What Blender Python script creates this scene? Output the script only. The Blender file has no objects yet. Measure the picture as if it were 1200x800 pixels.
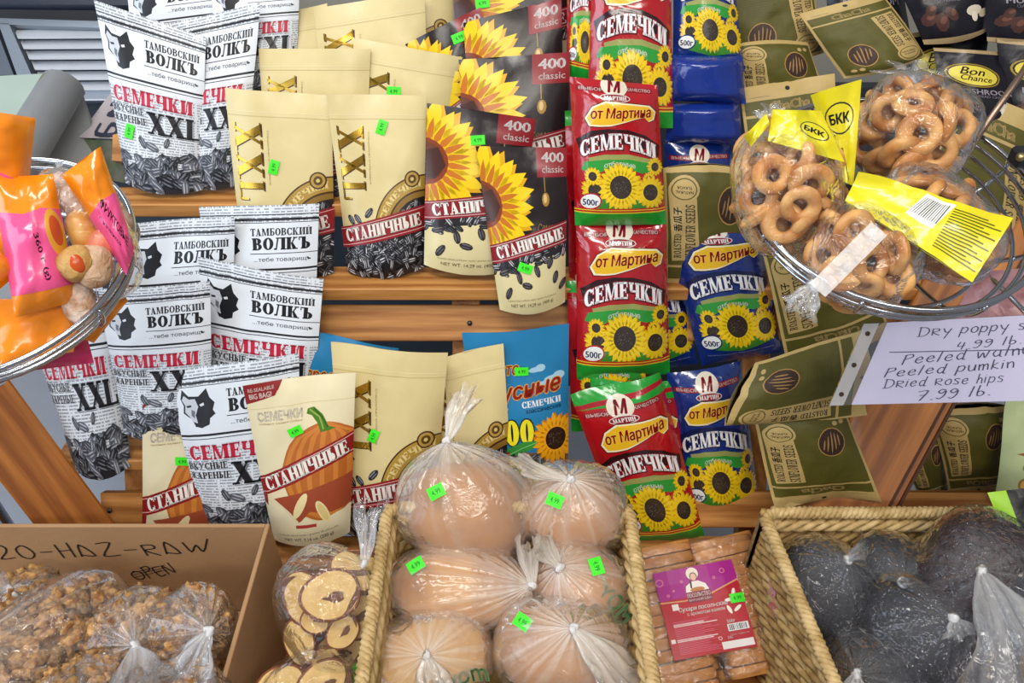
import bpy, math, random
import numpy as np
from mathutils import Vector, Matrix, geometry

S = bpy.context.scene
C = S.collection
PI = math.pi
# ---------------------------------------------------------------- camera, world, lights, exposure
PITCH = math.radians(40)
FPX = 28.0 / 36.0 * 1200
CAM = np.array([0.0, 0.0, 1.6])
FW = np.array([0, math.cos(PITCH), -math.sin(PITCH)])
DN = np.array([0, -math.sin(PITCH), -math.cos(PITCH)])
RT = np.array([1.0, 0, 0])
cd = bpy.data.cameras.new('camera'); cam = bpy.data.objects.new('camera', cd); C.objects.link(cam)
cd.lens = 28; cd.sensor_width = 36; cd.clip_start = 0.05
cam.location = CAM; cam.rotation_euler = (PI / 2 - PITCH, 0, 0)
S.camera = cam
S.view_settings.view_transform = 'Standard'; S.view_settings.look = 'None'
S.view_settings.gamma = 1; S.view_settings.exposure = -0.2
S.cycles.transparent_max_bounces = 24
S.cycles.max_bounces = 8
w = bpy.data.worlds.new('world'); S.world = w; w.use_nodes = True
w.node_tree.nodes['Background'].inputs[0].default_value = (0.90, 0.93, 1.0, 1)
w.node_tree.nodes['Background'].inputs[1].default_value = 0.32

def area(name, loc, target, sx, sy, power, col):
    l = bpy.data.lights.new(name, 'AREA'); l.shape = 'RECTANGLE'; l.size = sx; l.size_y = sy
    l.energy = power; l.color = col
    o = bpy.data.objects.new(name, l); C.objects.link(o); o.location = loc
    o.rotation_euler = (Vector(target) - Vector(loc)).to_track_quat('-Z', 'Y').to_euler()
    return o
area('ceiling_lamp_and_fill', (-0.35, 0.15, 2.75), (-0.05, 0.8, 0.8), 1.2, 0.25, 26, (1.0, 0.96, 0.90))
area('ceiling_lamp_and_fill', (0.9, -0.5, 2.75), (0.2, 0.9, 0.7), 1.2, 0.25, 12, (1.0, 0.90, 0.76))
area('ceiling_lamp_and_fill', (-1.5, 1.3, 2.75), (-1.1, 1.3, 1.0), 1.2, 0.25, 11, (0.92, 0.96, 1.0))  # unseen light added above the counter to brighten the louvres
area('ceiling_lamp_and_fill', (0.1, -1.3, 2.75), (0.1, 0.7, 0.6), 1.2, 0.25, 22, (1.0, 0.95, 0.86))  # unseen fill added behind the camera to lift the dark fronts
area('window_daylight', (-2.3, -0.3, 1.7), (-0.3, 0.9, 0.9), 1.6, 1.5, 36, (0.72, 0.84, 1.0))

def ray(px, py): return FW + RT * ((px - 600) / FPX) + DN * ((py - 400) / FPX)
def at_depth(px, py, d): return CAM + ray(px, py) * d
def at_z(px, py, z):
    r = ray(px, py); return CAM + r * ((z - CAM[2]) / r[2])
def at_y(px, py, y):
    r = ray(px, py); return CAM + r * (y / r[1])
def at_plane(px, py, P, n):
    r = ray(px, py); return CAM + r * (np.dot(P - CAM, n) / np.dot(r, n))
def unit(v):
    v = np.asarray(v, float); return v / (np.linalg.norm(v) + 1e-12)

# ---------------------------------------------------------------- materials
def lin(h):
    if not isinstance(h, str): return tuple(h)[:3]
    h = h.lstrip('#'); o = []
    for i in (0, 2, 4):
        c = int(h[i:i + 2], 16) / 255
        o.append(c / 12.92 if c <= 0.04045 else ((c + 0.055) / 1.055) ** 2.4)
    return tuple(o)
MATS = {}
def nodes(m):
    m.use_nodes = True
    nt = m.node_tree
    return nt, nt.nodes, nt.links
def M(col, rough=0.5, metal=0.0, bump=0.0, bscale=40.0, var=0.06, vscale=30.0, coat=0.0, spec=0.5, col2=None, trans=0.0, rnd=0.0, dist=0.004, key=None):
    k = key or (col, rough, metal, bump, bscale, var, vscale, coat, spec, col2, trans, rnd)
    if k in MATS: return MATS[k]
    m = bpy.data.materials.new('surface'); nt, N, L = nodes(m); b = N['Principled BSDF']
    c = lin(col); c2 = lin(col2) if col2 else tuple(x * (1 - var) for x in c)
    tc = N.new('ShaderNodeTexCoord'); nz = N.new('ShaderNodeTexNoise')
    nz.inputs['Scale'].default_value = vscale; nz.inputs['Detail'].default_value = 4
    L.new(tc.outputs['Object'], nz.inputs['Vector'])
    mx = N.new('ShaderNodeMix'); mx.data_type = 'RGBA'
    mx.inputs[6].default_value = (*c, 1); mx.inputs[7].default_value = (*c2, 1)
    r = N.new('ShaderNodeMapRange'); r.inputs[1].default_value = .35; r.inputs[2].default_value = .65
    L.new(nz.outputs['Fac'], r.inputs[0]); L.new(r.outputs[0], mx.inputs[0])
    out = mx.outputs[2]
    if rnd:
        oi = N.new('ShaderNodeObjectInfo'); mr = N.new('ShaderNodeMapRange')
        mr.inputs[3].default_value = 1 - rnd; mr.inputs[4].default_value = 1 + rnd
        L.new(oi.outputs['Random'], mr.inputs[0])
        hs = N.new('ShaderNodeHueSaturation'); L.new(out, hs.inputs['Color']); L.new(mr.outputs[0], hs.inputs['Value']); out = hs.outputs[0]
    L.new(out, b.inputs['Base Color'])
    b.inputs['Roughness'].default_value = rough; b.inputs['Metallic'].default_value = metal
    b.inputs['Specular IOR Level'].default_value = spec
    b.inputs['Coat Weight'].default_value = coat; b.inputs['Coat Roughness'].default_value = 0.12
    b.inputs['Transmission Weight'].default_value = trans
    if bump:
        n2 = N.new('ShaderNodeTexNoise'); n2.inputs['Scale'].default_value = bscale; n2.inputs['Detail'].default_value = 3
        n2.inputs['Distortion'].default_value = 0.8
        L.new(tc.outputs['Object'], n2.inputs['Vector'])
        bp = N.new('ShaderNodeBump'); bp.inputs['Strength'].default_value = bump; bp.inputs['Distance'].default_value = dist
        L.new(n2.outputs['Fac'], bp.inputs['Height']); L.new(bp.outputs[0], b.inputs['Normal'])
        L.new(bp.outputs[0], b.inputs['Coat Normal'])
    MATS[k] = m
    return m

def wood(c1, c2, key, axis=0):
    if key in MATS: return MATS[key]
    m = bpy.data.materials.new('wood'); nt, N, L = nodes(m); b = N['Principled BSDF']
    tc = N.new('ShaderNodeTexCoord'); oi = N.new('ShaderNodeObjectInfo')
    ad = N.new('ShaderNodeVectorMath'); ad.operation = 'ADD'; L.new(tc.outputs['Object'], ad.inputs[0])
    cmb = N.new('ShaderNodeCombineXYZ'); mm = N.new('ShaderNodeMath'); mm.operation = 'MULTIPLY'; mm.inputs[1].default_value = 7
    L.new(oi.outputs['Random'], mm.inputs[0]); L.new(mm.outputs[0], cmb.inputs[0]); L.new(mm.outputs[0], cmb.inputs[1])
    L.new(cmb.outputs[0], ad.inputs[1])
    mp = N.new('ShaderNodeMapping'); L.new(ad.outputs[0], mp.inputs[0])
    sc = [16, 16, 16]; sc[axis] = 1.0
    mp.inputs['Scale'].default_value = sc
    wv = N.new('ShaderNodeTexWave'); wv.wave_type = 'RINGS'; wv.rings_direction = 'XYZ'[axis]
    wv.inputs['Scale'].default_value = .9; wv.inputs['Distortion'].default_value = 7; wv.inputs['Detail'].default_value = 4
    L.new(mp.outputs[0], wv.inputs['Vector'])
    nz = N.new('ShaderNodeTexNoise'); nz.inputs['Scale'].default_value = 9; nz.inputs['Detail'].default_value = 6
    L.new(mp.outputs[0], nz.inputs['Vector'])
    mh = N.new('ShaderNodeMath'); mh.operation = 'MULTIPLY'; mh.inputs[1].default_value = .35; L.new(wv.outputs['Fac'], mh.inputs[0])
    mf = N.new('ShaderNodeMath'); mf.operation = 'MULTIPLY_ADD'; L.new(nz.outputs['Fac'], mf.inputs[0]); mf.inputs[1].default_value = .75; L.new(mh.outputs[0], mf.inputs[2])
    r = N.new('ShaderNodeMapRange'); r.inputs[1].default_value = .3; r.inputs[2].default_value = .75
    L.new(mf.outputs[0], r.inputs[0])
    mx = N.new('ShaderNodeMix'); mx.data_type = 'RGBA'; mx.inputs[6].default_value = (*lin(c1), 1); mx.inputs[7].default_value = (*lin(c2), 1)
    L.new(r.outputs[0], mx.inputs[0]); L.new(mx.outputs[2], b.inputs['Base Color'])
    b.inputs['Roughness'].default_value = .52; b.inputs['Coat Weight'].default_value = .04
    bp = N.new('ShaderNodeBump'); bp.inputs['Strength'].default_value = .12; bp.inputs['Distance'].default_value = .002
    L.new(nz.outputs['Fac'], bp.inputs['Height']); L.new(bp.outputs[0], b.inputs['Normal'])
    MATS[key] = m
    return m

def newsprint():
    if 'news' in MATS: return MATS['news']
    m = bpy.data.materials.new('newsprint'); nt, N, L = nodes(m); b = N['Principled BSDF']
    uv = N.new('ShaderNodeUVMap'); uv.uv_map = 'uv'
    sp = N.new('ShaderNodeSeparateXYZ'); L.new(uv.outputs[0], sp.inputs[0])
    def mth(op, a, bb=None):
        n = N.new('ShaderNodeMath'); n.operation = op
        for i, x in enumerate((a, bb)):
            if x is None: continue
            if isinstance(x, (int, float)): n.inputs[i].default_value = x
            else: L.new(x, n.inputs[i])
        return n.outputs[0]
    rows = mth('MULTIPLY', sp.outputs['Y'], 34.0)
    inrow = mth('LESS_THAN', mth('FRACT', rows), 0.5)
    cx = N.new('ShaderNodeCombineXYZ'); L.new(mth('MULTIPLY', sp.outputs['X'], 55.0), cx.inputs[0]); L.new(mth('MULTIPLY', mth('FLOOR', rows), 3.7), cx.inputs[1])
    nz = N.new('ShaderNodeTexNoise'); nz.inputs['Scale'].default_value = 1.0; nz.inputs['Detail'].default_value = 2; L.new(cx.outputs[0], nz.inputs['Vector'])
    word = mth('GREATER_THAN', nz.outputs['Fac'], 0.44)
    col = mth('LESS_THAN', mth('FRACT', mth('ADD', mth('MULTIPLY', sp.outputs['X'], 3.1), .1)), 0.93)
    ink = mth('MULTIPLY', mth('MULTIPLY', inrow, word), mth('MULTIPLY', col, .62))
    mx = N.new('ShaderNodeMix'); mx.data_type = 'RGBA'; mx.inputs[6].default_value = (*lin('#dde3ea'), 1); mx.inputs[7].default_value = (*lin('#3c4350'), 1)
    L.new(ink, mx.inputs[0]); L.new(mx.outputs[2], b.inputs['Base Color'])
    b.inputs['Roughness'].default_value = .42
    MATS['news'] = m
    return m

def film(key, tint, base, dens, gloss, rough=.12, bscale=60, bump=.5, white='#ffffff'):
    """thin plastic film: mostly clear, cloudier where it is gathered (vertex attribute dens)"""
    if key in MATS: return MATS[key]
    m = bpy.data.materials.new('plastic_film'); nt, N, L = nodes(m); N.remove(N['Principled BSDF']); out = N['Material Output']
    at = N.new('ShaderNodeAttribute'); at.attribute_name = 'dens'
    tr = N.new('ShaderNodeBsdfTransparent'); tr.inputs[0].default_value = (*lin(tint), 1)
    df = N.new('ShaderNodeBsdfDiffuse'); df.inputs[0].default_value = (*lin(white), 1)
    tl = N.new('ShaderNodeBsdfTranslucent'); tl.inputs[0].default_value = (*lin(white), 1)
    gl = N.new('ShaderNodeBsdfGlossy'); gl.inputs['Roughness'].default_value = rough
    tc = N.new('ShaderNodeTexCoord'); nz = N.new('ShaderNodeTexNoise'); nz.inputs['Scale'].default_value = bscale; nz.inputs['Detail'].default_value = 3; nz.inputs['Distortion'].default_value = 1.5
    L.new(tc.outputs['Object'], nz.inputs['Vector'])
    bp = N.new('ShaderNodeBump'); bp.inputs['Strength'].default_value = bump; bp.inputs['Distance'].default_value = .006; L.new(nz.outputs['Fac'], bp.inputs['Height'])
    for n in (gl, df): L.new(bp.outputs[0], n.inputs['Normal'])
    mw = N.new('ShaderNodeMixShader'); mw.inputs[0].default_value = .4; L.new(df.outputs[0], mw.inputs[1]); L.new(tl.outputs[0], mw.inputs[2])
    lw = N.new('ShaderNodeLayerWeight'); lw.inputs['Blend'].default_value = .35
    a = N.new('ShaderNodeMath'); a.operation = 'MULTIPLY_ADD'; L.new(at.outputs['Fac'], a.inputs[0]); a.inputs[1].default_value = dens; a.inputs[2].default_value = base
    a2 = N.new('ShaderNodeMath'); a2.operation = 'MULTIPLY_ADD'; L.new(lw.outputs['Facing'], a2.inputs[0]); a2.inputs[1].default_value = base * .6; L.new(a.outputs[0], a2.inputs[2]); a2.use_clamp = True
    m1 = N.new('ShaderNodeMixShader'); L.new(a2.outputs[0], m1.inputs[0]); L.new(tr.outputs[0], m1.inputs[1]); L.new(mw.outputs[0], m1.inputs[2])
    fr = N.new('ShaderNodeFresnel'); fr.inputs['IOR'].default_value = 1.25; L.new(bp.outputs[0], fr.inputs['Normal'])
    g = N.new('ShaderNodeMath'); g.operation = 'MULTIPLY_ADD'; L.new(fr.outputs[0], g.inputs[0]); g.inputs[1].default_value = .7; g.inputs[2].default_value = gloss; g.use_clamp = True
    m2 = N.new('ShaderNodeMixShader'); L.new(g.outputs[0], m2.inputs[0]); L.new(m1.outputs[0], m2.inputs[1]); L.new(gl.outputs[0], m2.inputs[2])
    L.new(m2.outputs[0], out.inputs['Surface'])
    MATS[key] = m
    return m
CLEAR = lambda: film('clear', '#fbfcff', .005, .17, .03, .05, 42, .85)
FROST = lambda: film('frost', '#fffaf4', .17, .75, .035, .16, 26, .6, '#fffcf6')
CRINK = lambda: film('crinkled', '#fbfcff', .03, .5, .05, .08, 30, .9)
WHITEF = lambda: film('whitef', '#ffffff', .6, .35, .05, .3, 60, .6)

# ---------------------------------------------------------------- objects
def tag(o, label=None, cat=None, group=None, kind=None):
    if label: o['label'] = label
    if cat: o['category'] = cat
    if group: o['group'] = group
    if kind: o['kind'] = kind
    return o
def empty(name, loc, label=None, cat=None, group=None):
    o = bpy.data.objects.new(name, None); C.objects.link(o); o.location = [float(x) for x in loc]; o.empty_display_size = .02
    return tag(o, label, cat, group)
class MB:
    def __init__(s): s.v = []; s.f = []; s.m = []; s.n = None; s.mats = []; s.smooth = []; s.dens = None; s.uv = None
    def mi(s, mat):
        if mat not in s.mats: s.mats.append(mat)
        return s.mats.index(mat)
    def add(s, vs, fs, mat, smooth=True):
        k = len(s.v); i = s.mi(mat)
        s.v.extend([tuple(map(float, p)) for p in vs])
        for f in fs: s.f.append(tuple(k + a for a in f)); s.m.append(i); s.smooth.append(smooth)
        return s
    def box(s, c, sx, sy, sz, mat, R=None, bev=0.0):
        c = np.asarray(c, float); R = np.eye(3) if R is None else np.asarray(R, float)
        b = min(bev, sx / 2.01, sy / 2.01, sz / 2.01)
        if b <= 0:
            vs = [c + R @ np.array([x * sx / 2, y * sy / 2, z * sz / 2]) for x in (-1, 1) for y in (-1, 1) for z in (-1, 1)]
            return s.add(vs, [(0, 1, 3, 2), (4, 6, 7, 5), (0, 4, 5, 1), (2, 3, 7, 6), (0, 2, 6, 4), (1, 5, 7, 3)], mat, False)
        vs = []; idx = {}
        h = np.array([sx, sy, sz]) / 2
        for x in (-1, 1):
            for y in (-1, 1):
                for z in (-1, 1):
                    for a in range(3):
                        q = np.array([x, y, z]) * (h - b); q[a] = (x, y, z)[a] * h[a]
                        idx[(x, y, z, a)] = len(vs); vs.append(c + R @ q)
        fs = []
        for a in range(3):
            o = [i for i in range(3) if i != a]
            for sg in (-1, 1):
                f = []
                for p, q in ((-1, -1), (1, -1), (1, 1), (-1, 1)):
                    t = [0, 0, 0]; t[a] = sg; t[o[0]] = p; t[o[1]] = q; f.append(idx[(*t, a)])
                fs.append(f)
        for a in range(3):
            o = [i for i in range(3) if i != a]
            for p in (-1, 1):
                for q in (-1, 1):
                    t0 = [0, 0, 0]; t0[o[0]] = p; t0[o[1]] = q; t1 = list(t0); t0[a] = -1; t1[a] = 1
                    fs.append([idx[(*t0, o[0])], idx[(*t1, o[0])], idx[(*t1, o[1])], idx[(*t0, o[1])]])
        for x in (-1, 1):
            for y in (-1, 1):
                for z in (-1, 1): fs.append([idx[(x, y, z, 0)], idx[(x, y, z, 1)], idx[(x, y, z, 2)]])
        return s.add(vs, fs, mat, False)
    def tube(s, pts, r, mat, n=8, closed=False, cap=True):
        P = [np.asarray(p, float) for p in pts]; m = len(P); rr = r if hasattr(r, '__len__') else [r] * m
        vs = []; up = None
        for i in range(m):
            if closed: t = P[(i + 1) % m] - P[i - 1]
            else: t = P[min(i + 1, m - 1)] - P[max(i - 1, 0)]
            t = unit(t)
            if up is None: up = np.array([0, 0, 1.0]) if abs(t[2]) < .9 else np.array([1.0, 0, 0])
            a = unit(up - t * np.dot(up, t)); bb = np.cross(t, a); up = a
            for k in range(n):
                g = 2 * PI * k / n; vs.append(P[i] + (a * math.cos(g) + bb * math.sin(g)) * rr[i])
        fs = []
        for i in range(m if closed else m - 1):
            j = (i + 1) % m
            for k in range(n): fs.append((i * n + k, i * n + (k + 1) % n, j * n + (k + 1) % n, j * n + k))
        if cap and not closed: fs += [tuple(range(n))[::-1], tuple((m - 1) * n + k for k in range(n))]
        return s.add(vs, fs, mat)
    def grid(s, G, mat, closed_u=False, smooth=True, tri=False):
        a, b = G.shape[:2]; vs = G.reshape(-1, 3); fs = []
        for i in range(a - (0 if closed_u else 1)):
            i2 = (i + 1) % a
            for j in range(b - 1):
                if tri: fs += [(i * b + j, i2 * b + j, i2 * b + j + 1), (i * b + j, i2 * b + j + 1, i * b + j + 1)]
                else: fs.append((i * b + j, i2 * b + j, i2 * b + j + 1, i * b + j + 1))
        return s.add(vs, fs, mat, smooth)
    def prism(s, front, off, mat, side=None):
        """closed slab: front polygon (3D points, any count) swept by the vector off"""
        n = len(front); F_ = [np.asarray(p, float) for p in front]; B = [p + off for p in F_]
        s.add(F_ + B, [tuple(range(n)), tuple(range(n, 2 * n))[::-1]], mat, False)
        return s.add(F_ + B, [(i, i + n, (i + 1) % n + n, (i + 1) % n) for i in range(n)], side or mat, False)
    def build(s, name, parent=None, origin=None, label=None, cat=None, group=None, kind=None):
        V = np.array(s.v, float)
        if origin is None: origin = V.mean(0) * [1, 1, 0] + [0, 0, V[:, 2].min()] if parent is None else (np.array(parent.location) if parent.type != 'EMPTY' or True else 0)
        origin = np.asarray(origin, float)
        me = bpy.data.meshes.new(name)
        me.from_pydata((V - origin).tolist(), [], s.f)
        for m in s.mats: me.materials.append(m)
        me.polygons.foreach_set('material_index', s.m)
        me.polygons.foreach_set('use_smooth', s.smooth)
        if s.uv is not None:
            ul = me.uv_layers.new(name='uv'); li = np.empty(len(me.loops), int); me.loops.foreach_get('vertex_index', li)
            ul.data.foreach_set('uv', np.asarray(s.uv, float)[li].ravel())
        if s.dens is not None:
            a = me.attributes.new('dens', 'FLOAT', 'POINT'); a.data.foreach_set('value', np.asarray(s.dens, float))
        if s.n is not None:
            me.normals_split_custom_set_from_vertices(np.asarray(s.n, float).tolist())
        me.update()
        o = bpy.data.objects.new(name, me); C.objects.link(o)
        if parent is not None:
            o.parent = parent; wl = np.array(parent.location); q = parent
            while q.parent: q = q.parent; wl = wl + np.array(q.location)
            o.location = (origin - wl).tolist()
        else: o.location = origin.tolist()
        return tag(o, label, cat, group, kind)
def dup(root, loc, rot=None, label=None, group=None, scale=None):
    r = root.copy(); C.objects.link(r); r.location = [float(x) for x in loc]
    if rot is not None: r.rotation_euler = rot
    if scale is not None: r.scale = scale
    if label: r['label'] = label
    if group: r['group'] = group
    for ch in list(root.children):
        c = ch.copy(); C.objects.link(c); c.parent = r
    return r
# ---------------------------------------------------------------- 2D print: glyphs, shapes
def rc(x0, y0, x1, y1): return np.array([(x0, y0), (x1, y0), (x1, y1), (x0, y1)], float)
def para(a0, a1, y0, b0, b1, y1): return np.array([(a0, y0), (a1, y0), (b1, y1), (b0, y1)], float)
def arcs(cx, cy, rx, ry, tx, ty, a0, a1, n=10):
    o = []
    for i in range(n):
        p = [a0 + (a1 - a0) * (i + e) / n for e in (0, 1)]
        p = [math.radians(x) for x in p]
        o.append(np.array([(cx + rx * math.cos(p[0]), cy + ry * math.sin(p[0])), (cx + rx * math.cos(p[1]), cy + ry * math.sin(p[1])),
                           (cx + (rx - tx) * math.cos(p[1]), cy + (ry - ty) * math.sin(p[1])), (cx + (rx - tx) * math.cos(p[0]), cy + (ry - ty) * math.sin(p[0]))]))
    return o
def slab_glyph(ch, t=.25, s=.1):
    sl = .06
    def V(x, w=None, y0=0, y1=1, top=True, bot=True):
        w = w or t; o = [rc(x, y0, x + w, y1)]
        if bot: o.append(rc(x - sl, y0, x + w + sl, y0 + s))
        if top: o.append(rc(x - sl, y1 - s, x + w + sl, y1))
        return o
    def bowl(x, y0, y1, w): return arcs(x, (y0 + y1) / 2, w, (y1 - y0) / 2, t * .95, s, -90, 90, 8)
    q = .06
    if ch in 'ТT': return V(q + .21, top=False) + [rc(0, 1 - s, .78, 1), rc(0, .7, .08, 1), rc(.7, .7, .78, 1)], .78
    if ch in 'АA': return [para(.08, .18, 0, .32, .42, 1), para(.48, .48 + t + .03, 0, .28, .46, 1), rc(.16, .26, .6, .35), rc(-.02, 0, .28, s), rc(.4, 0, .86, s)], .86
    if ch in 'МM': return V(q, .12) + V(q + .7, t) + [para(.42, .58, 0, .06, .32, 1), para(.46, .54, 0, .76, .84, 1)], 1.1
    if ch == 'Б': return V(q, top=False) + [rc(0, 1 - s, .68, 1), rc(.6, .72, .68, 1), rc(q + t, 0, .4, s), rc(q + t, .5, .4, .5 + s)] + bowl(.38, 0, .5 + s, .36), .76
    if ch in 'ВB': return V(q) + [rc(q + t, 0, .42, s), rc(q + t, 1 - s, .42, 1), rc(q + t, .46, .42, .46 + s)] + bowl(.4, 0, .54, .38) + bowl(.38, .46, 1, .34), .8
    if ch in 'ОO': return arcs(.42, .5, .42, .5, t, s, 0, 360, 20), .84
    if ch in 'СC': return arcs(.42, .5, .42, .5, t, s, 38, 322, 16) + [rc(.68, .62, .76, .98), rc(.68, .02, .76, .36)], .8
    if ch == 'G': return arcs(.42, .5, .42, .5, t, s, 38, 322, 16) + [rc(.6, .0, .78, .45)], .82
    if ch in 'КK': return V(q) + [para(q + t, q + t + .1, .45, .62, .74, 1), para(.5, .5 + t + .05, 0, .36, .52, .56), rc(.52, 1 - s, .86, 1), rc(.46, 0, .9, s)], .9
    if ch == 'И' or ch == 'Й':
        o = V(q) + V(q + .52) + [para(q + t, q + t + .08, 0, q + .44, q + .52, 1)]
        if ch == 'Й': o += arcs(q + .38, 1.2, .16, .12, .07, .07, 180, 360, 6)
        return o, .9
    if ch == 'Н': return V(q) + V(q + .52) + [rc(q + t, .45, q + .52, .45 + s)], .9
    if ch == 'Л': return V(q + .5, top=False) + [rc(.14, 1 - s, .9, 1), para(.1, .22, .04, .24, .36, 1), rc(-.02, 0, .22, .14)], .88
    if ch == 'Ъ': return V(q + .18, top=False) + [rc(0, 1 - s, .5, 1), rc(0, .72, .08, 1), rc(.45, 0, .56, s), rc(.45, .5, .56, .5 + s)] + bowl(.54, 0, .6, .34), .9
    if ch == 'Ь': return V(q) + [rc(q + t, 0, .4, s), rc(q + t, .5, .4, .5 + s)] + bowl(.38, 0, .6, .34), .74
    if ch == 'Ы': return V(q) + [rc(q + t, 0, .38, s), rc(q + t, .5, .38, .5 + s)] + bowl(.36, 0, .6, .28) + V(.78, t * .9), 1.08
    if ch in 'ЕE': return V(q) + [rc(q + t, 0, .7, s), rc(q + t, 1 - s, .68, 1), rc(q + t, .46, .56, .46 + s), rc(.62, 0, .7, .3), rc(.6, .7, .68, 1), rc(.5, .36, .57, .66)], .74
    if ch == 'Ч': return V(q + .5) + [rc(q, .55, q + t * .9, 1), rc(q - sl, 1 - s, q + t + sl, 1), rc(q + .1, .42, q + .55, .42 + s)] + arcs(q + .22, .56, .22, .14, .2, s, 180, 270, 4), .88
    if ch == 'У': return [para(.22, .34, 0, .7, .82, 1), para(.36, .5, .3, .04, .04 + t, 1), rc(0, 1 - s, .38, 1), rc(.6, 1 - s, .92, 1), rc(.1, 0, .34, .14)], .92
    if ch == 'Ж': return V(.46, t) + [para(.06, .24, 0, .4, .48, .55), para(.4, .48, .45, .1, .22, 1), para(.92, 1.1, 0, .68, .76, .55), para(.68, .76, .45, .94, 1.06, 1), rc(0, 0, .28, s), rc(.88, 0, 1.16, s), rc(.04, 1 - s, .28, 1), rc(.88, 1 - s, 1.12, 1)], 1.16
    if ch in 'РP': return V(q) + [rc(q + t, 1 - s, .4, 1), rc(q + t, .4, .4, .4 + s)] + bowl(.38, .4, 1, .36), .76
    if ch in 'RR': return V(q) + [rc(q + t, 1 - s, .4, 1), rc(q + t, .45, .4, .45 + s), para(.56, .8, 0, .34, .52, .5)] + bowl(.38, .45, 1, .34), .84
    if ch in 'ХX': return [para(.58, .58 + t + .08, 0, .02, .02 + t + .08, 1), para(.1, .22, 0, .66, .78, 1), rc(-.02, 0, .32, s), rc(.5, 0, .98, s), rc(-.02, 1 - s, .46, 1), rc(.58, 1 - s, .9, 1)], .95
    if ch == 'L': return V(q) + [rc(q + t, 0, .7, s), rc(.62, 0, .7, .36)], .76
    if ch == 'D': return V(q) + [rc(q + t, 0, .42, s), rc(q + t, 1 - s, .42, 1)] + bowl(.4, 0, 1, .42), .86
    if ch == 'U': return [rc(.06, .25, .06 + t, 1), rc(.62, .25, .72, 1), rc(0, 1 - s, .38, 1), rc(.54, 1 - s, .8, 1)] + arcs(.39, .3, .33, .3, t, s, 180, 360, 8), .82
    if ch == 'N': return V(q, .12) + V(q + .6, .12) + [para(.5, .78, 0, .06, .34, 1)], .86
    if ch == 'S': return arcs(.36, .74, .32, .26, .2, s, 20, 250, 10) + arcs(.36, .27, .34, .27, .2, s, -160, 90, 10) + [para(.14, .4, .46, .2, .5, .6), rc(.58, .7, .66, .96), rc(.02, .04, .1, .32)], .74
    if ch == 'F': return V(q) + [rc(q + t, 1 - s, .68, 1), rc(q + t, .46, .56, .46 + s), rc(.6, .7, .68, 1)], .7
    if ch == 'W': return [para(.26, .44, 0, .04, .28, 1), para(.34, .42, 0, .5, .58, 1), para(.66, .84, 0, .44, .68, 1), para(.74, .82, 0, .98, 1.06, 1), rc(-.02, 1 - s, .36, 1), rc(.88, 1 - s, 1.14, 1)], 1.14
    if ch == '0': return arcs(.36, .5, .36, .5, t, s, 0, 360, 18), .72
    if ch == '5': return [rc(.1, .9 - s, .62, 1), rc(.1, .52, .2, 1)] + arcs(.34, .3, .34, .3, t, s, -150, 110, 12), .72
    return [], .35
def slab(text, grow=0.0, gap=.06, t=.25, s=.1):
    o = []; x = 0
    for ch in text:
        g, adv = slab_glyph(ch, t, s)
        for p in g:
            p = p.copy()
            if grow:
                c = p.mean(0); p = p + np.sign(p - c) * grow
            p[:, 0] += x; o.append(p)
        x += adv + gap
    return o, x - gap, 1.0, 'slab'
TCACHE = {}
class TT(tuple): base = None
def sans(text, off=0.0, shear=0.0, res=2):
    k = (text, off, shear, res)
    if k in TCACHE: return TCACHE[k]
    c = bpy.data.curves.new('t', 'FONT'); c.body = text; c.resolution_u = res; c.shear = shear
    o = bpy.data.objects.new('t', c); C.objects.link(o); bpy.context.view_layer.update()
    me = bpy.data.meshes.new_from_object(o.evaluated_get(bpy.context.evaluated_depsgraph_get()))
    V = np.array([(v.co.x, v.co.y) for v in me.vertices]) if len(me.vertices) else np.zeros((1, 2))
    P = [V[list(p.vertices)] for p in me.polygons]
    bpy.data.objects.remove(o); bpy.data.curves.remove(c); bpy.data.meshes.remove(me)
    x0, y0 = V.min(0); x1, y1 = V.max(0)
    P = [p - [x0, y0] for p in P]
    b = off * .8
    Q = P + ([p + [dx, dy] for dx, dy in ((b, 0), (-b, 0), (0, b * .6), (0, -b * .6)) for p in P] if off > .004 else [])
    r_ = TT((Q, x1 - x0, y1 - y0)); r_.base = P
    TCACHE[k] = r_
    return TCACHE[k]
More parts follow.
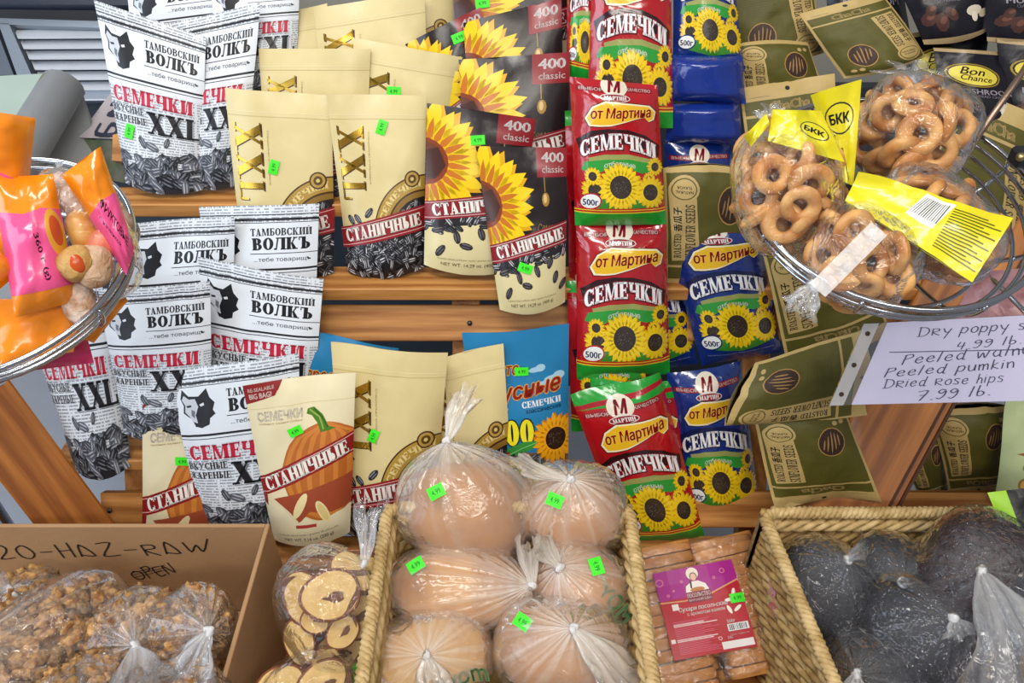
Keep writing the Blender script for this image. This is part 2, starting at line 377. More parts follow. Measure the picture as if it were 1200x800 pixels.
# single-stroke handwriting (y 0..1 body, up to 1.6 tall)
HW = {
 'D': [[(.1, 1.5), (.15, 0)], [(0, 1.5), (.6, 1.4), (.85, .8), (.6, .1), (0, 0)]], 'r': [[(0, 1), (.05, 0)], [(.03, .6), (.2, .95), (.45, 1)]],
 'R': [[(0, 1.1), (.05, 0)], [(0, 1.1), (.45, 1.1), (.5, .75), (.05, .55), (.6, 0)]], 'y': [[(0, 1), (.2, .35), (.45, .4)], [(.6, 1), (.2, -.6)]], 'Y': [[(0, 1.1), (.25, .55)], [(.6, 1.1), (.15, 0)]],
 'p': [[(.05, 1), (-.08, -.6)], [(.05, .8), (.35, 1), (.5, .6), (.3, .05), (0, .2)]], 'o': [[(.3, 1), (.05, .7), (.05, .2), (.3, 0), (.5, .3), (.5, .8), (.3, 1)]],
 's': [[(.45, .9), (.2, 1), (.05, .75), (.4, .35), (.3, .02), (0, .1)]], 'e': [[(.05, .5), (.45, .6), (.35, .98), (.1, .8), (.03, .3), (.25, 0), (.5, .2)]],
 'd': [[(.5, .8), (.25, 1), (.03, .5), (.2, 0), (.45, .3)], [(.58, 1.6), (.45, .1), (.6, 0)]], 'a': [[(.5, .85), (.25, 1), (.03, .5), (.2, 0), (.45, .3)], [(.52, 1), (.48, .1), (.6, 0)]],
 '4': [[(.15, 1.5), (0, .7), (.5, .75)], [(.45, 1.3), (.3, 0)]], '.': [[(.05, .02), (.12, 0)]], '9': [[(.5, 1.3), (.25, 1.5), (.05, 1.15), (.25, .85), (.5, 1.2), (.45, .5), (.2, 0), (0, .15)]],
 'l': [[(.2, 1.6), (0, 0)]], 'b': [[(.12, 1.6), (0, .1), (.3, 0), (.42, .4), (.2, .7), (.02, .5)]], 'P': [[(.1, 1.5), (0, 0)], [(.02, 1.4), (.5, 1.5), (.55, 1.05), (.05, .75)]],
 'w': [[(0, 1), (.1, 0), (.35, .8), (.5, 0), (.75, 1)]], 'n': [[(0, 1), (.03, 0)], [(.02, .6), (.25, 1), (.4, .8), (.42, 0)]], 'u': [[(0, 1), (.02, .2), (.2, 0), (.4, .3), (.45, 1), (.45, 0)]],
 't': [[(.25, 1.5), (.15, .1), (.35, 0)], [(0, 1.05), (.45, 1.05)]], 'k': [[(.1, 1.6), (0, 0)], [(.4, 1), (.05, .5), (.45, 0)]], 'i': [[(.05, .95), (0, 0)], [(.08, 1.3), (.1, 1.35)]],
 'm': [[(0, 1), (.03, 0)], [(.02, .6), (.2, 1), (.3, .8), (.3, 0)], [(.3, .6), (.5, 1), (.6, .8), (.62, 0)]], 'h': [[(.12, 1.6), (0, 0)], [(.03, .5), (.25, .95), (.4, .7), (.4, 0)]],
 '7': [[(0, 1.45), (.6, 1.5), (.2, 0)], [(.15, .75), (.5, .8)]], '2': [[(.0, 1.2), (.25, 1.5), (.5, 1.2), (.4, .7), (0, 0), (.6, .1)]], '0': [[(.3, 1.4), (0, 1), (.05, .2), (.4, 0), (.65, .5), (.5, 1.2), (.3, 1.4)]],
 '-': [[(0, .6), (.5, .65)]], 'H': [[(0, 1.4), (.05, 0)], [(.55, 1.5), (.55, 0)], [(.02, .65), (.55, .75)]], 'A': [[(0, .05), (.15, 1.3), (.6, .1), (0, .2)]],
 'Z': [[(0, 1.4), (.6, 1.45), (.05, .1), (.75, .15)]], 'W': [[(0, 1.2), (.2, .2), (.5, .9), (.7, .2), (1.1, 1.5)]], 'O': [[(.4, 1.2), (.05, .8), (.2, .1), (.7, .2), (.8, .9), (.4, 1.2)]],
 'E': [[(.5, 1.2), (0, 1.1), (.05, 0), (.5, .1)], [(0, .6), (.4, .65)]], 'N': [[(0, 0), (.05, 1.2), (.5, .1), (.6, 1.4)]], 'Б': [[(.5, 1.4), (0, 1.3), (0, 0), (.4, 0), (.5, .5), (.05, .7)]], '/': [[(0, 0), (.4, 1.4)]],
}
def hand(text, wd=.12, gap=.28):
    o = []; x = 0; R_ = random.Random(len(text))
    for ch in text:
        if ch == ' ': x += .55; continue
        mx = 0
        for pl in HW.get(ch, []):
            pts = np.array(pl, float); mx = max(mx, pts[:, 0].max())
            if len(pts) > 2:
                out = []
                for i in range(len(pts) - 1):
                    p0, p1, p2, p3 = pts[max(i - 1, 0)], pts[i], pts[i + 1], pts[min(i + 2, len(pts) - 1)]
                    for t in (0, .34, .67):
                        out.append(.5 * ((2 * p1) + (-p0 + p2) * t + (2 * p0 - 5 * p1 + 4 * p2 - p3) * t * t + (-p0 + 3 * p1 - 3 * p2 + p3) * t ** 3))
                out.append(pts[-1]); pts = np.array(out)
            pts = pts + [x, R_.uniform(-.05, .05)]
            for a, b in zip(pts[:-1], pts[1:]):
                d = unit(b - a) * wd * .3; n = np.array([-d[1], d[0]]) / .3 * .5
                o.append(np.array([a - d - n, b + d - n, b + d + n, a - d + n]))
        x += mx + gap
    return o, x - gap, 1.6
def poly_cut(pts):
    pts = np.asarray(pts, float)
    t = geometry.tessellate_polygon([[Vector((p[0], p[1], 0)) for p in pts]])
    return [pts[list(a)] for a in t]
def ell(cx, cy, rx, ry, ang=0, n=12):
    c, s = math.cos(ang), math.sin(ang)
    return np.array([(cx + rx * math.cos(a) * c - ry * math.sin(a) * s, cy + rx * math.cos(a) * s + ry * math.sin(a) * c) for a in [2 * PI * i / n for i in range(n)]])
def clip_half(P, ax, val, keep_less):
    o = []; n = len(P)
    for i in range(n):
        a = P[i]; b = P[(i + 1) % n]
        da = (val - a[ax]) if keep_less else (a[ax] - val)
        db = (val - b[ax]) if keep_less else (b[ax] - val)
        if da >= 0: o.append(a)
        if (da > 0 and db < 0) or (da < 0 and db > 0):
            t = da / (da - db); o.append((a[0] + (b[0] - a[0]) * t, a[1] + (b[1] - a[1]) * t))
    return o
def clip_diag(P, sg):
    o = []; n = len(P)
    for i in range(n):
        a = P[i]; b = P[(i + 1) % n]; da = sg * (a[0] - a[1]); db = sg * (b[0] - b[1])
        if da >= -1e-9: o.append(a)
        if (da > 1e-9 and db < -1e-9) or (da < -1e-9 and db > 1e-9):
            t = da / (da - db); o.append((a[0] + (b[0] - a[0]) * t, a[1] + (b[1] - a[1]) * t))
    if len(o) > 2:
        ar = sum(o[k][0] * o[(k + 1) % len(o)][1] - o[k][1] * o[(k + 1) % len(o)][0] for k in range(len(o)))
        if abs(ar) < 1e-6: return []
    return o
class Design:
    """flat print of one kind of package, laid out in x 0..1, y 0..a and cut along the package's mesh cells"""
    def __init__(s, a, base, nu=12, nv=18, gloss=dict(rough=.45)):
        s.a = a; s.base = base; s.nu = nu; s.nv = nv; s.items = []; s.order = 0; s.gl = gloss; s.out = None
    def mat(s, c): return c if not isinstance(c, str) else M(c, **s.gl)
    def put(s, polys, col, step=True):
        if step: s.order += 1
        m = s.mat(col)
        for p in polys: s.items.append((m, s.order, np.asarray(p, float)))
    def rect(s, x0, y0, x1, y1, col): s.put([rc(x0, y0, x1, y1)], col)
    def poly(s, pts, col): s.put(poly_cut(pts), col)
    def text(s, T, cx, cy, w, h, col, rot=0, warp=None, outline=None, ogrow=.06, shadow=None):
        """T = (polys, w, h); placed in a box w x h about (cx, cy), turned by rot degrees"""
        P, tw, th = T[:3]; r = math.radians(rot); c, sn = math.cos(r), math.sin(r)
        def tr(p, dx=0, dy=0):
            q = (p / [tw, th] - .5) * [w, h]
            if warp: q = np.array([(x, y + warp(x / w)) for x, y in q])
            return np.stack([cx + dx + q[:, 0] * c - q[:, 1] * sn, cy + dy + q[:, 0] * sn + q[:, 1] * c], 1)
        if shadow: s.put([tr(p, *shadow[:2]) for p in P], shadow[2])
        if outline and len(T) == 3:
            g = ogrow * 1.6 * h
            s.put([tr(p, g * math.cos(k), g * math.sin(k)) for k in (.5, 1.55, 2.6, 3.65, 4.7, 5.75) for p in (T.base if isinstance(T, TT) else P)], outline)
        elif outline:
            o = []
            for p in P:
                q = p.copy(); cc = q.mean(0); g = ogrow; q = q + np.sign(q - cc) * g * np.array([tw / w * h / th, 1.0]) * (th)
                o.append(tr(q))
            s.put(o, outline)
        s.put([tr(p) for p in P], col)
    def seed(s, x, y, r, ang, cols=('#23242b', '#8b8c92')):
        s.put([ell(x, y, r, r * .5, ang, 10)], cols[0])
        c, n = math.cos(ang), math.sin(ang)
        s.put([ell(x - n * r * .2, y + c * r * .2, r * .8, r * .11, ang, 6), ell(x + n * r * .18, y - c * r * .18, r * .7, r * .07, ang, 6)], cols[1])
    def pile(s, x0, x1, y0, ytop, n, r, cols, seed_=1):
        R_ = random.Random(seed_)
        pts = []
        for i in range(n):
            x = R_.uniform(x0, x1); yt = ytop(x); pts.append((x, y0 + (yt - y0) * R_.random() ** .8, R_.uniform(0, PI), R_.choice(cols), R_.uniform(.8, 1.2)))
        pts.sort(key=lambda p: -p[1])
        for x, y, a, c, k in pts: s.seed(x, y, r * k, a, c)
    def flower(s, cx, cy, r, core=.42, n=20, yel='#f2cf1e', deep='#dba70f', cc='#39302a', halo=None, seed_=3):
        R_ = random.Random(seed_)
        def petal(a, l, w_, b0=.3):
            c, sn = math.cos(a), math.sin(a)
            q = [(b0 * r, -.1 * w_), (.6 * l, -w_), (.82 * l, -w_ * .7), (l, 0), (.82 * l, w_ * .7), (.6 * l, w_), (b0 * r, .1 * w_)]
            return np.array([(cx + x * c - y * sn, cy + x * sn + y * c) for x, y in q])
        s.put([petal(2 * PI * i / n + .16, r * R_.uniform(.86, .98), r * .135) for i in range(n)], deep)
        s.put([petal(2 * PI * (i + .5) / n + .1, r * R_.uniform(.88, 1), r * .12) for i in range(n)], yel)
        if halo:
            s.put([petal(2 * PI * (i + .5) / n + .1, r * .68, r * .05) for i in range(n)], halo[0])
            s.put([ell(cx, cy, r * core * 1.2, r * core * 1.2, 0, 18)], halo[1])
        s.put([ell(cx, cy, r * core, r * core, 0, 18)], cc)
        if not halo: s.put([ell(cx + R_.uniform(-.8, .8) * r * core * .8, cy + R_.uniform(-.8, .8) * r * core * .6, r * .02, r * .02, 0, 4) for _ in range(26)], '#6c675c')
    def line(s, pts, wd, col):
        o = []
        for a, b in zip(pts[:-1], pts[1:]):
            a = np.array(a, float); b = np.array(b, float); d = unit(b - a); n = np.array([-d[1], d[0]]) * wd / 2
            o.append(np.array([a - n, b - n, b + n, a + n]))
        s.put(o, col)
    def finish(s):
        if s.out: return s.out
        U = []; Fc = []; Ms = []; Od = []; mats = []
        nu, nv, a = s.nu, s.nv, s.a
        for m, od, p in s.items:
            if m not in mats: mats.append(m)
            mi = mats.index(m)
            u = p[:, 0]; v = p[:, 1] / a
            if u.max() <= 0 or u.min() >= 1 or v.max() <= 0 or v.min() >= 1: continue
            ar = 0.5 * abs(np.dot(u, np.roll(v, 1)) - np.dot(v, np.roll(u, 1)))
            if ar < 1e-7: continue
            if np.dot(u, np.roll(v, -1)) - np.dot(v, np.roll(u, -1)) < 0: u = u[::-1]; v = v[::-1]
            P = list(zip(u.tolist(), v.tolist()))
            i0 = max(0, int(math.floor(u.min() * nu + 1e-9))); i1 = min(nu - 1, int(math.ceil(u.max() * nu - 1e-9)) - 1)
            j0 = max(0, int(math.floor(v.min() * nv + 1e-9))); j1 = min(nv - 1, int(math.ceil(v.max() * nv - 1e-9)) - 1)
            for i in range(i0, i1 + 1):
                Q = P
                if u.min() < i / nu: Q = clip_half(Q, 0, i / nu, False)
                if len(Q) > 2 and u.max() > (i + 1) / nu: Q = clip_half(Q, 0, (i + 1) / nu, True)
                if len(Q) < 3: continue
                for j in range(j0, j1 + 1):
                    W = Q
                    if v.min() < j / nv: W = clip_half(W, 1, j / nv, False)
                    if len(W) > 2 and v.max() > (j + 1) / nv: W = clip_half(W, 1, (j + 1) / nv, True)
                    if len(W) < 3: continue
                    for W in ([W0 for W0 in (clip_diag([((x * nu) - i, (y * nv) - j) for x, y in W], sg_) for sg_ in (1, -1)) if len(W0) > 2]):
                      W = [((x + i) / nu, (y + j) / nv) for x, y in W]
                      k = len(U); U.extend(W); Od.extend([od] * len(W)); Fc.append(tuple(range(k, k + len(W)))); Ms.append(mi)
        s.out = (np.array(U) if U else np.zeros((0, 2)), Fc, Ms, np.array(Od, float), mats)
        return s.out

def lerp_grid(G, u, v):
    a, b = G.shape[0] - 1, G.shape[1] - 1
    x = np.clip(u, 0, 1) * a; y = np.clip(v, 0, 1) * b
    i = np.minimum(x.astype(int), a - 1); j = np.minimum(y.astype(int), b - 1); fx = (x - i)[:, None]; fy = (y - j)[:, None]
    lo = fx >= fy
    return np.where(lo, G[i, j] * (1 - fx) + G[i + 1, j] * (fx - fy) + G[i + 1, j + 1] * fy, G[i, j] * (1 - fy) + G[i, j + 1] * (fy - fx) + G[i + 1, j + 1] * fx)

def pouch(name, label, cat, group, quad, design, k=None, lean=20, depth=None, nrm=None, T=.02, style='stand', wr=1.35, seed=0, sticker=None, back=.6, crimp=False, yaw=0):
    """a filled package. quad = where its front corners TL, TR, BR, BL stand seen from the camera; k or depth and lean place its plane"""
    R_ = random.Random(seed * 7 + 11)
    quad = [np.array(q, float) for q in quad]
    if depth is not None:
        c = sum(quad) / 4; P0 = at_depth(c[0], c[1], depth); n = unit(nrm if nrm is not None else CAM - P0)
    else:
        tl = math.tan(math.radians(lean)); n = unit([math.sin(math.radians(yaw)), -1, tl]); P0 = np.array([0, k, 0.0])
        if yaw:
            c = sum(quad) / 4; P1 = at_plane(c[0], c[1], P0, unit([0, -1, tl])); P0 = P1
    Q = [at_plane(q[0], q[1], P0, n) for q in quad]
    TL, TR, BR, BL = Q
    nu, nv = design.nu, design.nv
    u = np.linspace(0, 1, nu + 1)[:, None]; v = np.linspace(0, 1, nv + 1)[None, :]
    U, V = np.broadcast_arrays(u, v)
    W3 = lambda a: np.asarray(a)[None, None, :]
    G = (W3(BL) * ((1 - U) * (1 - V))[..., None] + W3(BR) * (U * (1 - V))[..., None] + W3(TL) * ((1 - U) * V)[..., None] + W3(TR) * (U * V)[..., None])
    Wd = np.linalg.norm(TR - TL); H = np.linalg.norm((TL + TR - BL - BR) / 2); up = unit(TL + TR - BL - BR)
    pu = np.sin(PI * np.clip(U, 0, 1)) ** .55
    if style == 'stand':
        pv = np.clip(V / .10, 0, 1) ** .5 * .55 + .45
        pv = pv * np.clip((1 - V) / .75, 0, 1) ** .75
        pv[:, -1] = 0
        G = G - W3(up) * (0.02 * H * 2.2 * np.sin(PI * U) * np.clip(1 - V / .12, 0, 1))[..., None]
    elif style == 'flat': pv = np.ones_like(V) * .9
    else:
        pv = (np.clip(V / .16, 0, 1) * np.clip((1 - V) / .14, 0, 1)) ** .6
    t = T * pu * pv
    d = np.zeros_like(t)
    for _ in range(int(9 * wr)):
        cu, cv = R_.random(), R_.random(); a = R_.uniform(0, PI); L_ = R_.uniform(.15, .5); wdt = R_.uniform(.03, .09)
        x = (U - cu); y = (V - cv) * design.a; al = x * math.cos(a) + y * math.sin(a); ac = -x * math.sin(a) + y * math.cos(a)
        d += R_.choice((-1, 1)) * R_.uniform(.5, 1.0) * np.exp(-(ac / wdt) ** 2 - (al / L_) ** 2)
    for _ in range(int(6 * wr)):   # puckers at the seals
        cu = R_.random(); top = R_.random() < .55; wdt = R_.uniform(.025, .06)
        d += R_.choice((-1, 1)) * np.exp(-((U - cu) / wdt) ** 2) * np.exp(-((V - (.93 if top else .04)) / .09) ** 2)
    t = t + d * .0017 * wr * (.35 + .65 * pu)
    curl = .006 * wr * np.sin(U * PI * R_.uniform(.8, 2.2) + R_.uniform(0, 6)) * V ** 3 + .004 * wr * np.sin(V * 5 + R_.uniform(0, 6)) * (U - .5)
    Fr = G + W3(n) * (t + curl)[..., None]
    tb = T * back * pu * pv
    Bk = G + W3(n) * (-tb - .0006 + curl)[..., None]
    def nor(G_, sg):
        du = np.gradient(G_, axis=0); dv = np.gradient(G_, axis=1); q = np.cross(du, dv); q /= (np.linalg.norm(q, axis=2, keepdims=True) + 1e-12)
        s_ = np.sign((q @ n)); s_[s_ == 0] = 1
        return q * (s_ * sg)[..., None]
    NF = nor(Fr, 1); NB = nor(Bk, -1)
    mb = MB(); base = design.mat(design.base); a, b = nu + 1, nv + 1
    mb.grid(Fr, base, tri=True); nf0 = len(mb.f); mb.grid(Bk, base); mb.f[nf0:] = [f[::-1] for f in mb.f[nf0:]]
    o = a * b; ring = []
    for i in range(a): ring.append(i * b)
    for j in range(1, b): ring.append((a - 1) * b + j)
    for i in range(a - 2, -1, -1): ring.append(i * b + b - 1)
    for j in range(b - 2, 0, -1): ring.append(j)
    for x, y in zip(ring, ring[1:] + ring[:1]): mb.f.append((x, y, y + o, x + o)); mb.m.append(0); mb.smooth.append(True)
    pu_, pf, pm, po, mats = design.finish()
    nrms = [NF.reshape(-1, 3), NB.reshape(-1, 3)]
    uv = [np.stack([U.ravel(), V.ravel() * design.a], 1)] * 2
    if len(pu_):
        Pn = lerp_grid(NF, pu_[:, 0], pu_[:, 1])
        Pp = lerp_grid(Fr, pu_[:, 0], pu_[:, 1]) + Pn * (.00035 + po[:, None] * .000008)
        kk = len(mb.v); mb.v.extend(map(tuple, Pp.tolist()))
        mi = [mb.mi(m) for m in mats]
        mb.f.extend([tuple(kk + q for q in f) for f in pf]); mb.m.extend([mi[q] for q in pm]); mb.smooth.extend([True] * len(pf))
        nrms.append(Pn); uv.append(np.stack([pu_[:, 0], pu_[:, 1] * design.a], 1))
    mb.n = np.concatenate(nrms); mb.uv = np.concatenate(uv)
    org = (BL + BR) / 2
    ob = mb.build(name, None, org, label, cat, group)
    if sticker:
        for (sx, sy, ang) in (sticker if isinstance(sticker, list) else [sticker]):
            gu, gv = np.meshgrid(np.linspace(.03, .97, 40), np.linspace(.03, .97, 40), indexing='ij'); gu = gu.ravel(); gv = gv.ravel()
            X = lerp_grid(Fr, gu, gv) - CAM; dd = X @ FW; px = 600 + FPX * (X @ RT) / dd; py = 400 + FPX * (X @ DN) / dd
            q = int(np.argmin((px - sx) ** 2 + (py - sy) ** 2))
            P = lerp_grid(Fr, gu[q:q + 1], gv[q:q + 1])[0]; N_ = unit(lerp_grid(NF, gu[q:q + 1], gv[q:q + 1])[0])
            price_sticker(ob, P + N_ * .0022, N_, ang)
    return ob

def price_sticker(parent, P, n, ang, w=.021, h=.0135):
    e1 = unit(np.cross([0, 0, 1.0] if abs(n[2]) < .95 else [0, 1.0, 0], n)); e2 = np.cross(n, e1)
    a = math.radians(ang); x = e1 * math.cos(a) + e2 * math.sin(a); y = -e1 * math.sin(a) + e2 * math.cos(a)
    mb = MB(); pts = []
    gm = M('#3df01e', .5, var=.03)
    G = np.zeros((5, 4, 3)); 
    for i in range(5):
        for j in range(4):
            u_, v_ = i / 4 - .5, j / 3 - .5
            G[i, j] = P + x * u_ * w + y * v_ * h + n * (.0004 - (u_ * u_) * .004)
    mb.grid(G, gm); mb.grid(G - n * .0004, gm)
    T_, tw, th = sans('4.99', .012)
    for p in T_:
        q = (p / [tw, th] - .5) * [w * .55, h * .42]
        mb.add([P + x * u_ + y * v_ + n * (.0007 - (u_ / w) ** 2 * .004) for u_, v_ in q], [tuple(range(len(q)))], M('#1c7f16', .6), False)
    return mb.build('price_sticker', parent, P)
# ---------------------------------------------------------------- printed designs
SEED_DARK = [('#1f2026', '#8f9098'), ('#2c2d33', '#b9bac0'), ('#3a3b40', '#d6d6da'), ('#18191e', '#5b5c63')]
SEED_GREY = [('#3c4048', '#8d929b'), ('#555963', '#adb2bb'), ('#6b707b', '#c6cad2'), ('#24272d', '#747982')]
BLK = '#14151a'
def wolf_design():
    d = Design(1.75, newsprint(), gloss=dict(rough=.4, var=.03)); W = '#e3e9f0'
    d.rect(0, 1.0, 1, 1.58, W)
    d.rect(0, 1.600, 1, 1.622, BLK); d.rect(0, 1.655, 1, 1.663, BLK); d.rect(0, 1.575, 1, 1.582, BLK)
    # wolf's head
    d.poly([(.05, 1.47), (.07, 1.56), (.12, 1.49), (.2, 1.48), (.27, 1.55), (.29, 1.46), (.33, 1.41), (.31, 1.34), (.33, 1.3), (.28, 1.26), (.27, 1.2), (.2, 1.17), (.15, 1.19), (.12, 1.27), (.06, 1.33), (.07, 1.4)], BLK)
    d.poly([(.06, 1.46), (.08, 1.5), (.12, 1.46), (.17, 1.46), (.19, 1.38), (.16, 1.3), (.17, 1.22), (.13, 1.24), (.11, 1.29), (.075, 1.34), (.085, 1.4)], '#c9ced6')
    d.poly([(.09, 1.4), (.13, 1.405), (.135, 1.385), (.1, 1.38)], BLK); d.poly([(.13, 1.36), (.16, 1.34), (.15, 1.27), (.125, 1.3)], '#6b717b')
    d.poly([(.2, 1.4), (.235, 1.415), (.24, 1.39), (.21, 1.38)], '#dfe3e8')
    d.poly([(.14, 1.22), (.18, 1.22), (.185, 1.19), (.15, 1.185)], BLK)
    d.text(slab('ТАМБОВСКИЙ'), .69, 1.485, .52, .075, BLK)
    d.text(slab('ВОЛКЪ', t=.3), .69, 1.365, .5, .125, BLK)
    d.rect(.42, 1.262, 1, 1.270, BLK)
    d.text(sans('...тебе товарищъ', .01), .7, 1.2, .5, .055, '#4a4f58')
    d.rect(0, 1.09, 1, 1.112, BLK); d.rect(0, 1.06, 1, 1.068, BLK)
    d.text(slab('СЕМЕЧКИ', t=.3), .47, .925, .84, .15, '#c21a3c', outline='#e8ecf2', ogrow=.05)
    d.text(slab('ВКУСНЫЕ'), .2, .785, .37, .07, BLK, outline='#dfe4ea'); d.text(slab('ЖАРЕНЫЕ'), .21, .685, .4, .07, BLK, outline='#dfe4ea')
    d.text(slab('XXL', t=.28, gap=.02), .7, .69, .56, .23, '#1a1b21', outline='#cfd5dd', ogrow=.03, shadow=(.012, -.012, '#6b717c'))
    d.seed(.34, .47, .07, -1.1, SEED_GREY[0]); d.seed(.45, .44, .085, -.4, SEED_GREY[1]); d.seed(.62, .5, .06, 1.2, SEED_GREY[0])
    d.poly([(0, 0), (1, 0), (1, .26), (.8, .24), (.6, .18), (.45, .14), (.2, .2), (0, .2)], '#2b2e35')
    d.pile(0, 1, 0, lambda x: .27 + .2 * abs(x - .35), 90, .085, SEED_GREY, 4)
    return d
def gold_design():
    d = Design(1.75, M('#dccb94', .36, bump=.25, bscale=22, var=.05, dist=.003), gloss=dict(rough=.36, var=.05)); G1, G2, Bn = '#c9a23e', '#7d5c1c', '#4a3016'
    d.rect(0, 1.52, 1, 1.527, '#c6b37c'); d.rect(0, 1.56, 1, 1.565, '#e9dcae')
    gm = M('#d3a842', .22, metal=.85, var=.3, vscale=25)
    d.text(slab('XXL', t=.22, s=.05, gap=.1), .2, 1.1, .72, .27, gm, rot=-90, shadow=(.012, -.008, Bn))
    d.text(sans('Специально отобранные', .0), .395, 1.15, .5, .022, '#9c8654', rot=-90)
    for r0, r1, c in ((.56, .545, Bn), (.545, .41, '#b08d3c'), (.41, .39, Bn), (.39, .33, '#8d6b2a')):
        d.put(arcs(.98, .42, r0, r0, r0 - r1 + .004, r0 - r1 + .004, 60, 200, 26), c)
    d.put([ell(.98, .42, .335, .335, 0, 24)], '#221a17')
    P, tw, th = slab('СЕМЕЧКИ', s=.14)[:3]
    o = []
    for p in P:
        a = PI * (.915 - .40 * p[:, 0] / tw); r_ = .44 + .075 * p[:, 1]
        o.append(np.stack([.98 + r_ * np.cos(a), .42 + r_ * np.sin(a)], 1))
    d.put(o, '#e6d08a')
    d.put([ell(.86, .94, .085, .085, 0, 16)], Bn); d.put([ell(.86, .94, .07, .07, 0, 16)], '#b8964a'); d.put([ell(.86, .94, .045, .045, 0, 12)], '#5e431c'); d.put([ell(.86, .94, .02, .02, 0, 8)], '#d8be76')
    R_ = random.Random(8)
    for _ in range(26):
        a = R_.uniform(PI * .5, PI * 1.05); rr = R_.uniform(.05, .3); d.seed(.98 + rr * math.cos(a), .42 + rr * math.sin(a), .05, R_.uniform(0, 3), R_.choice(SEED_DARK))
    d.seed(.14, .55, .06, -1.0); d.seed(.22, .56, .06, -.9); d.seed(.36, .62, .065, .8)
    d.poly([(0, 0), (1, 0), (1, .5), (0, .3)], '#1b1a1d')
    d.pile(.0, 1, .0, lambda x: .3 + .15 * x, 150, .055, SEED_DARK, 5)
    d.poly([(0, .26), (1, .42), (1, .68), (0, .47)], '#8f1a20'); d.line([(0, .285), (1, .448)], .008, '#d9a0a0'); d.line([(0, .448), (1, .655)], .008, '#d9a0a0')
    d.text(slab('СТАНИЧНЫЕ', t=.3), .51, .465, .9, .135, '#efe4da', rot=9.5, outline='#4a0d10', ogrow=.03)
    return d
def classic_design():
    d = Design(1.7, M('#241b1d', .25, bump=.2, bscale=20, dist=.003), gloss=dict(rough=.28, var=.04))
    d.flower(-.02, 1.12, .68, .3, 22, '#f4cf12', '#e0a808', '#6a3a26', halo=('#c8741c', '#8a3d1c'))
    d.poly([(-.1, 1.2), (.12, 1.28), (.2, 1.1), (.1, .95), (-.1, .95)], '#4a2a22')
    d.rect(.66, 1.4, 1, 1.7, '#8c1d26')
    d.text(sans('400', .03), .84, 1.6, .24, .1, '#efe9e6'); d.text(sans('classic', .01), .84, 1.48, .24, .07, '#efe9e6')
    d.line([(.74, 1.4), (.745, 1.25)], .008, '#b58d3d'); d.put([ell(.75, 1.17, .045, .075, 0, 10)], '#a87f35'); d.put([ell(.745, 1.18, .022, .05, 0, 8)], '#dcc07a')
    d.text(sans('Семечки', .005, .35), .8, .88, .32, .085, '#c8a765')
    d.poly([(0, 0), (1, 0), (1, .72), (0, .52)], '#e2d6a4')
    d.poly([(0, .42), (1, .6), (1, .72), (0, .54)], '#2a2427')
    R_ = random.Random(3)
    for i in range(34):
        x = R_.random(); d.seed(x, .4 + .2 * x + R_.uniform(-.03, .12), .06, R_.uniform(0, 3), R_.choice(SEED_DARK))
    for x, y, a in ((.15, .42, .3), (.35, .36, 1.8), (.6, .42, 1.9), (.78, .5, 1.2), (.45, .27, -.2), (.85, .33, 1.3), (.18, .2, .9), (.95, .24, .8)): d.seed(x, y, .075, a, ('#2f2b2e', '#6d686c'))
    d.poly([(0, .5), (1, .7), (1, .94), (0, .7)], '#8c1d26'); d.line([(0, .525), (1, .722)], .008, '#d8b0b0'); d.line([(0, .68), (1, .915)], .008, '#d8b0b0')
    d.text(slab('СТАНИЧНЫЕ', t=.3), .52, .715, .9, .13, '#f2ece6', rot=12, outline='#3c0c10', ogrow=.03)
    d.text(sans('NET WT. 14.29 oz. (400 g)', .0), .5, .085, .62, .04, '#5a5136', rot=2)
    d.text(sans('roasted salted sunflower seeds / graines de tournesol', .0), .5, .135, .7, .02, '#8a7f58', rot=2)
    return d
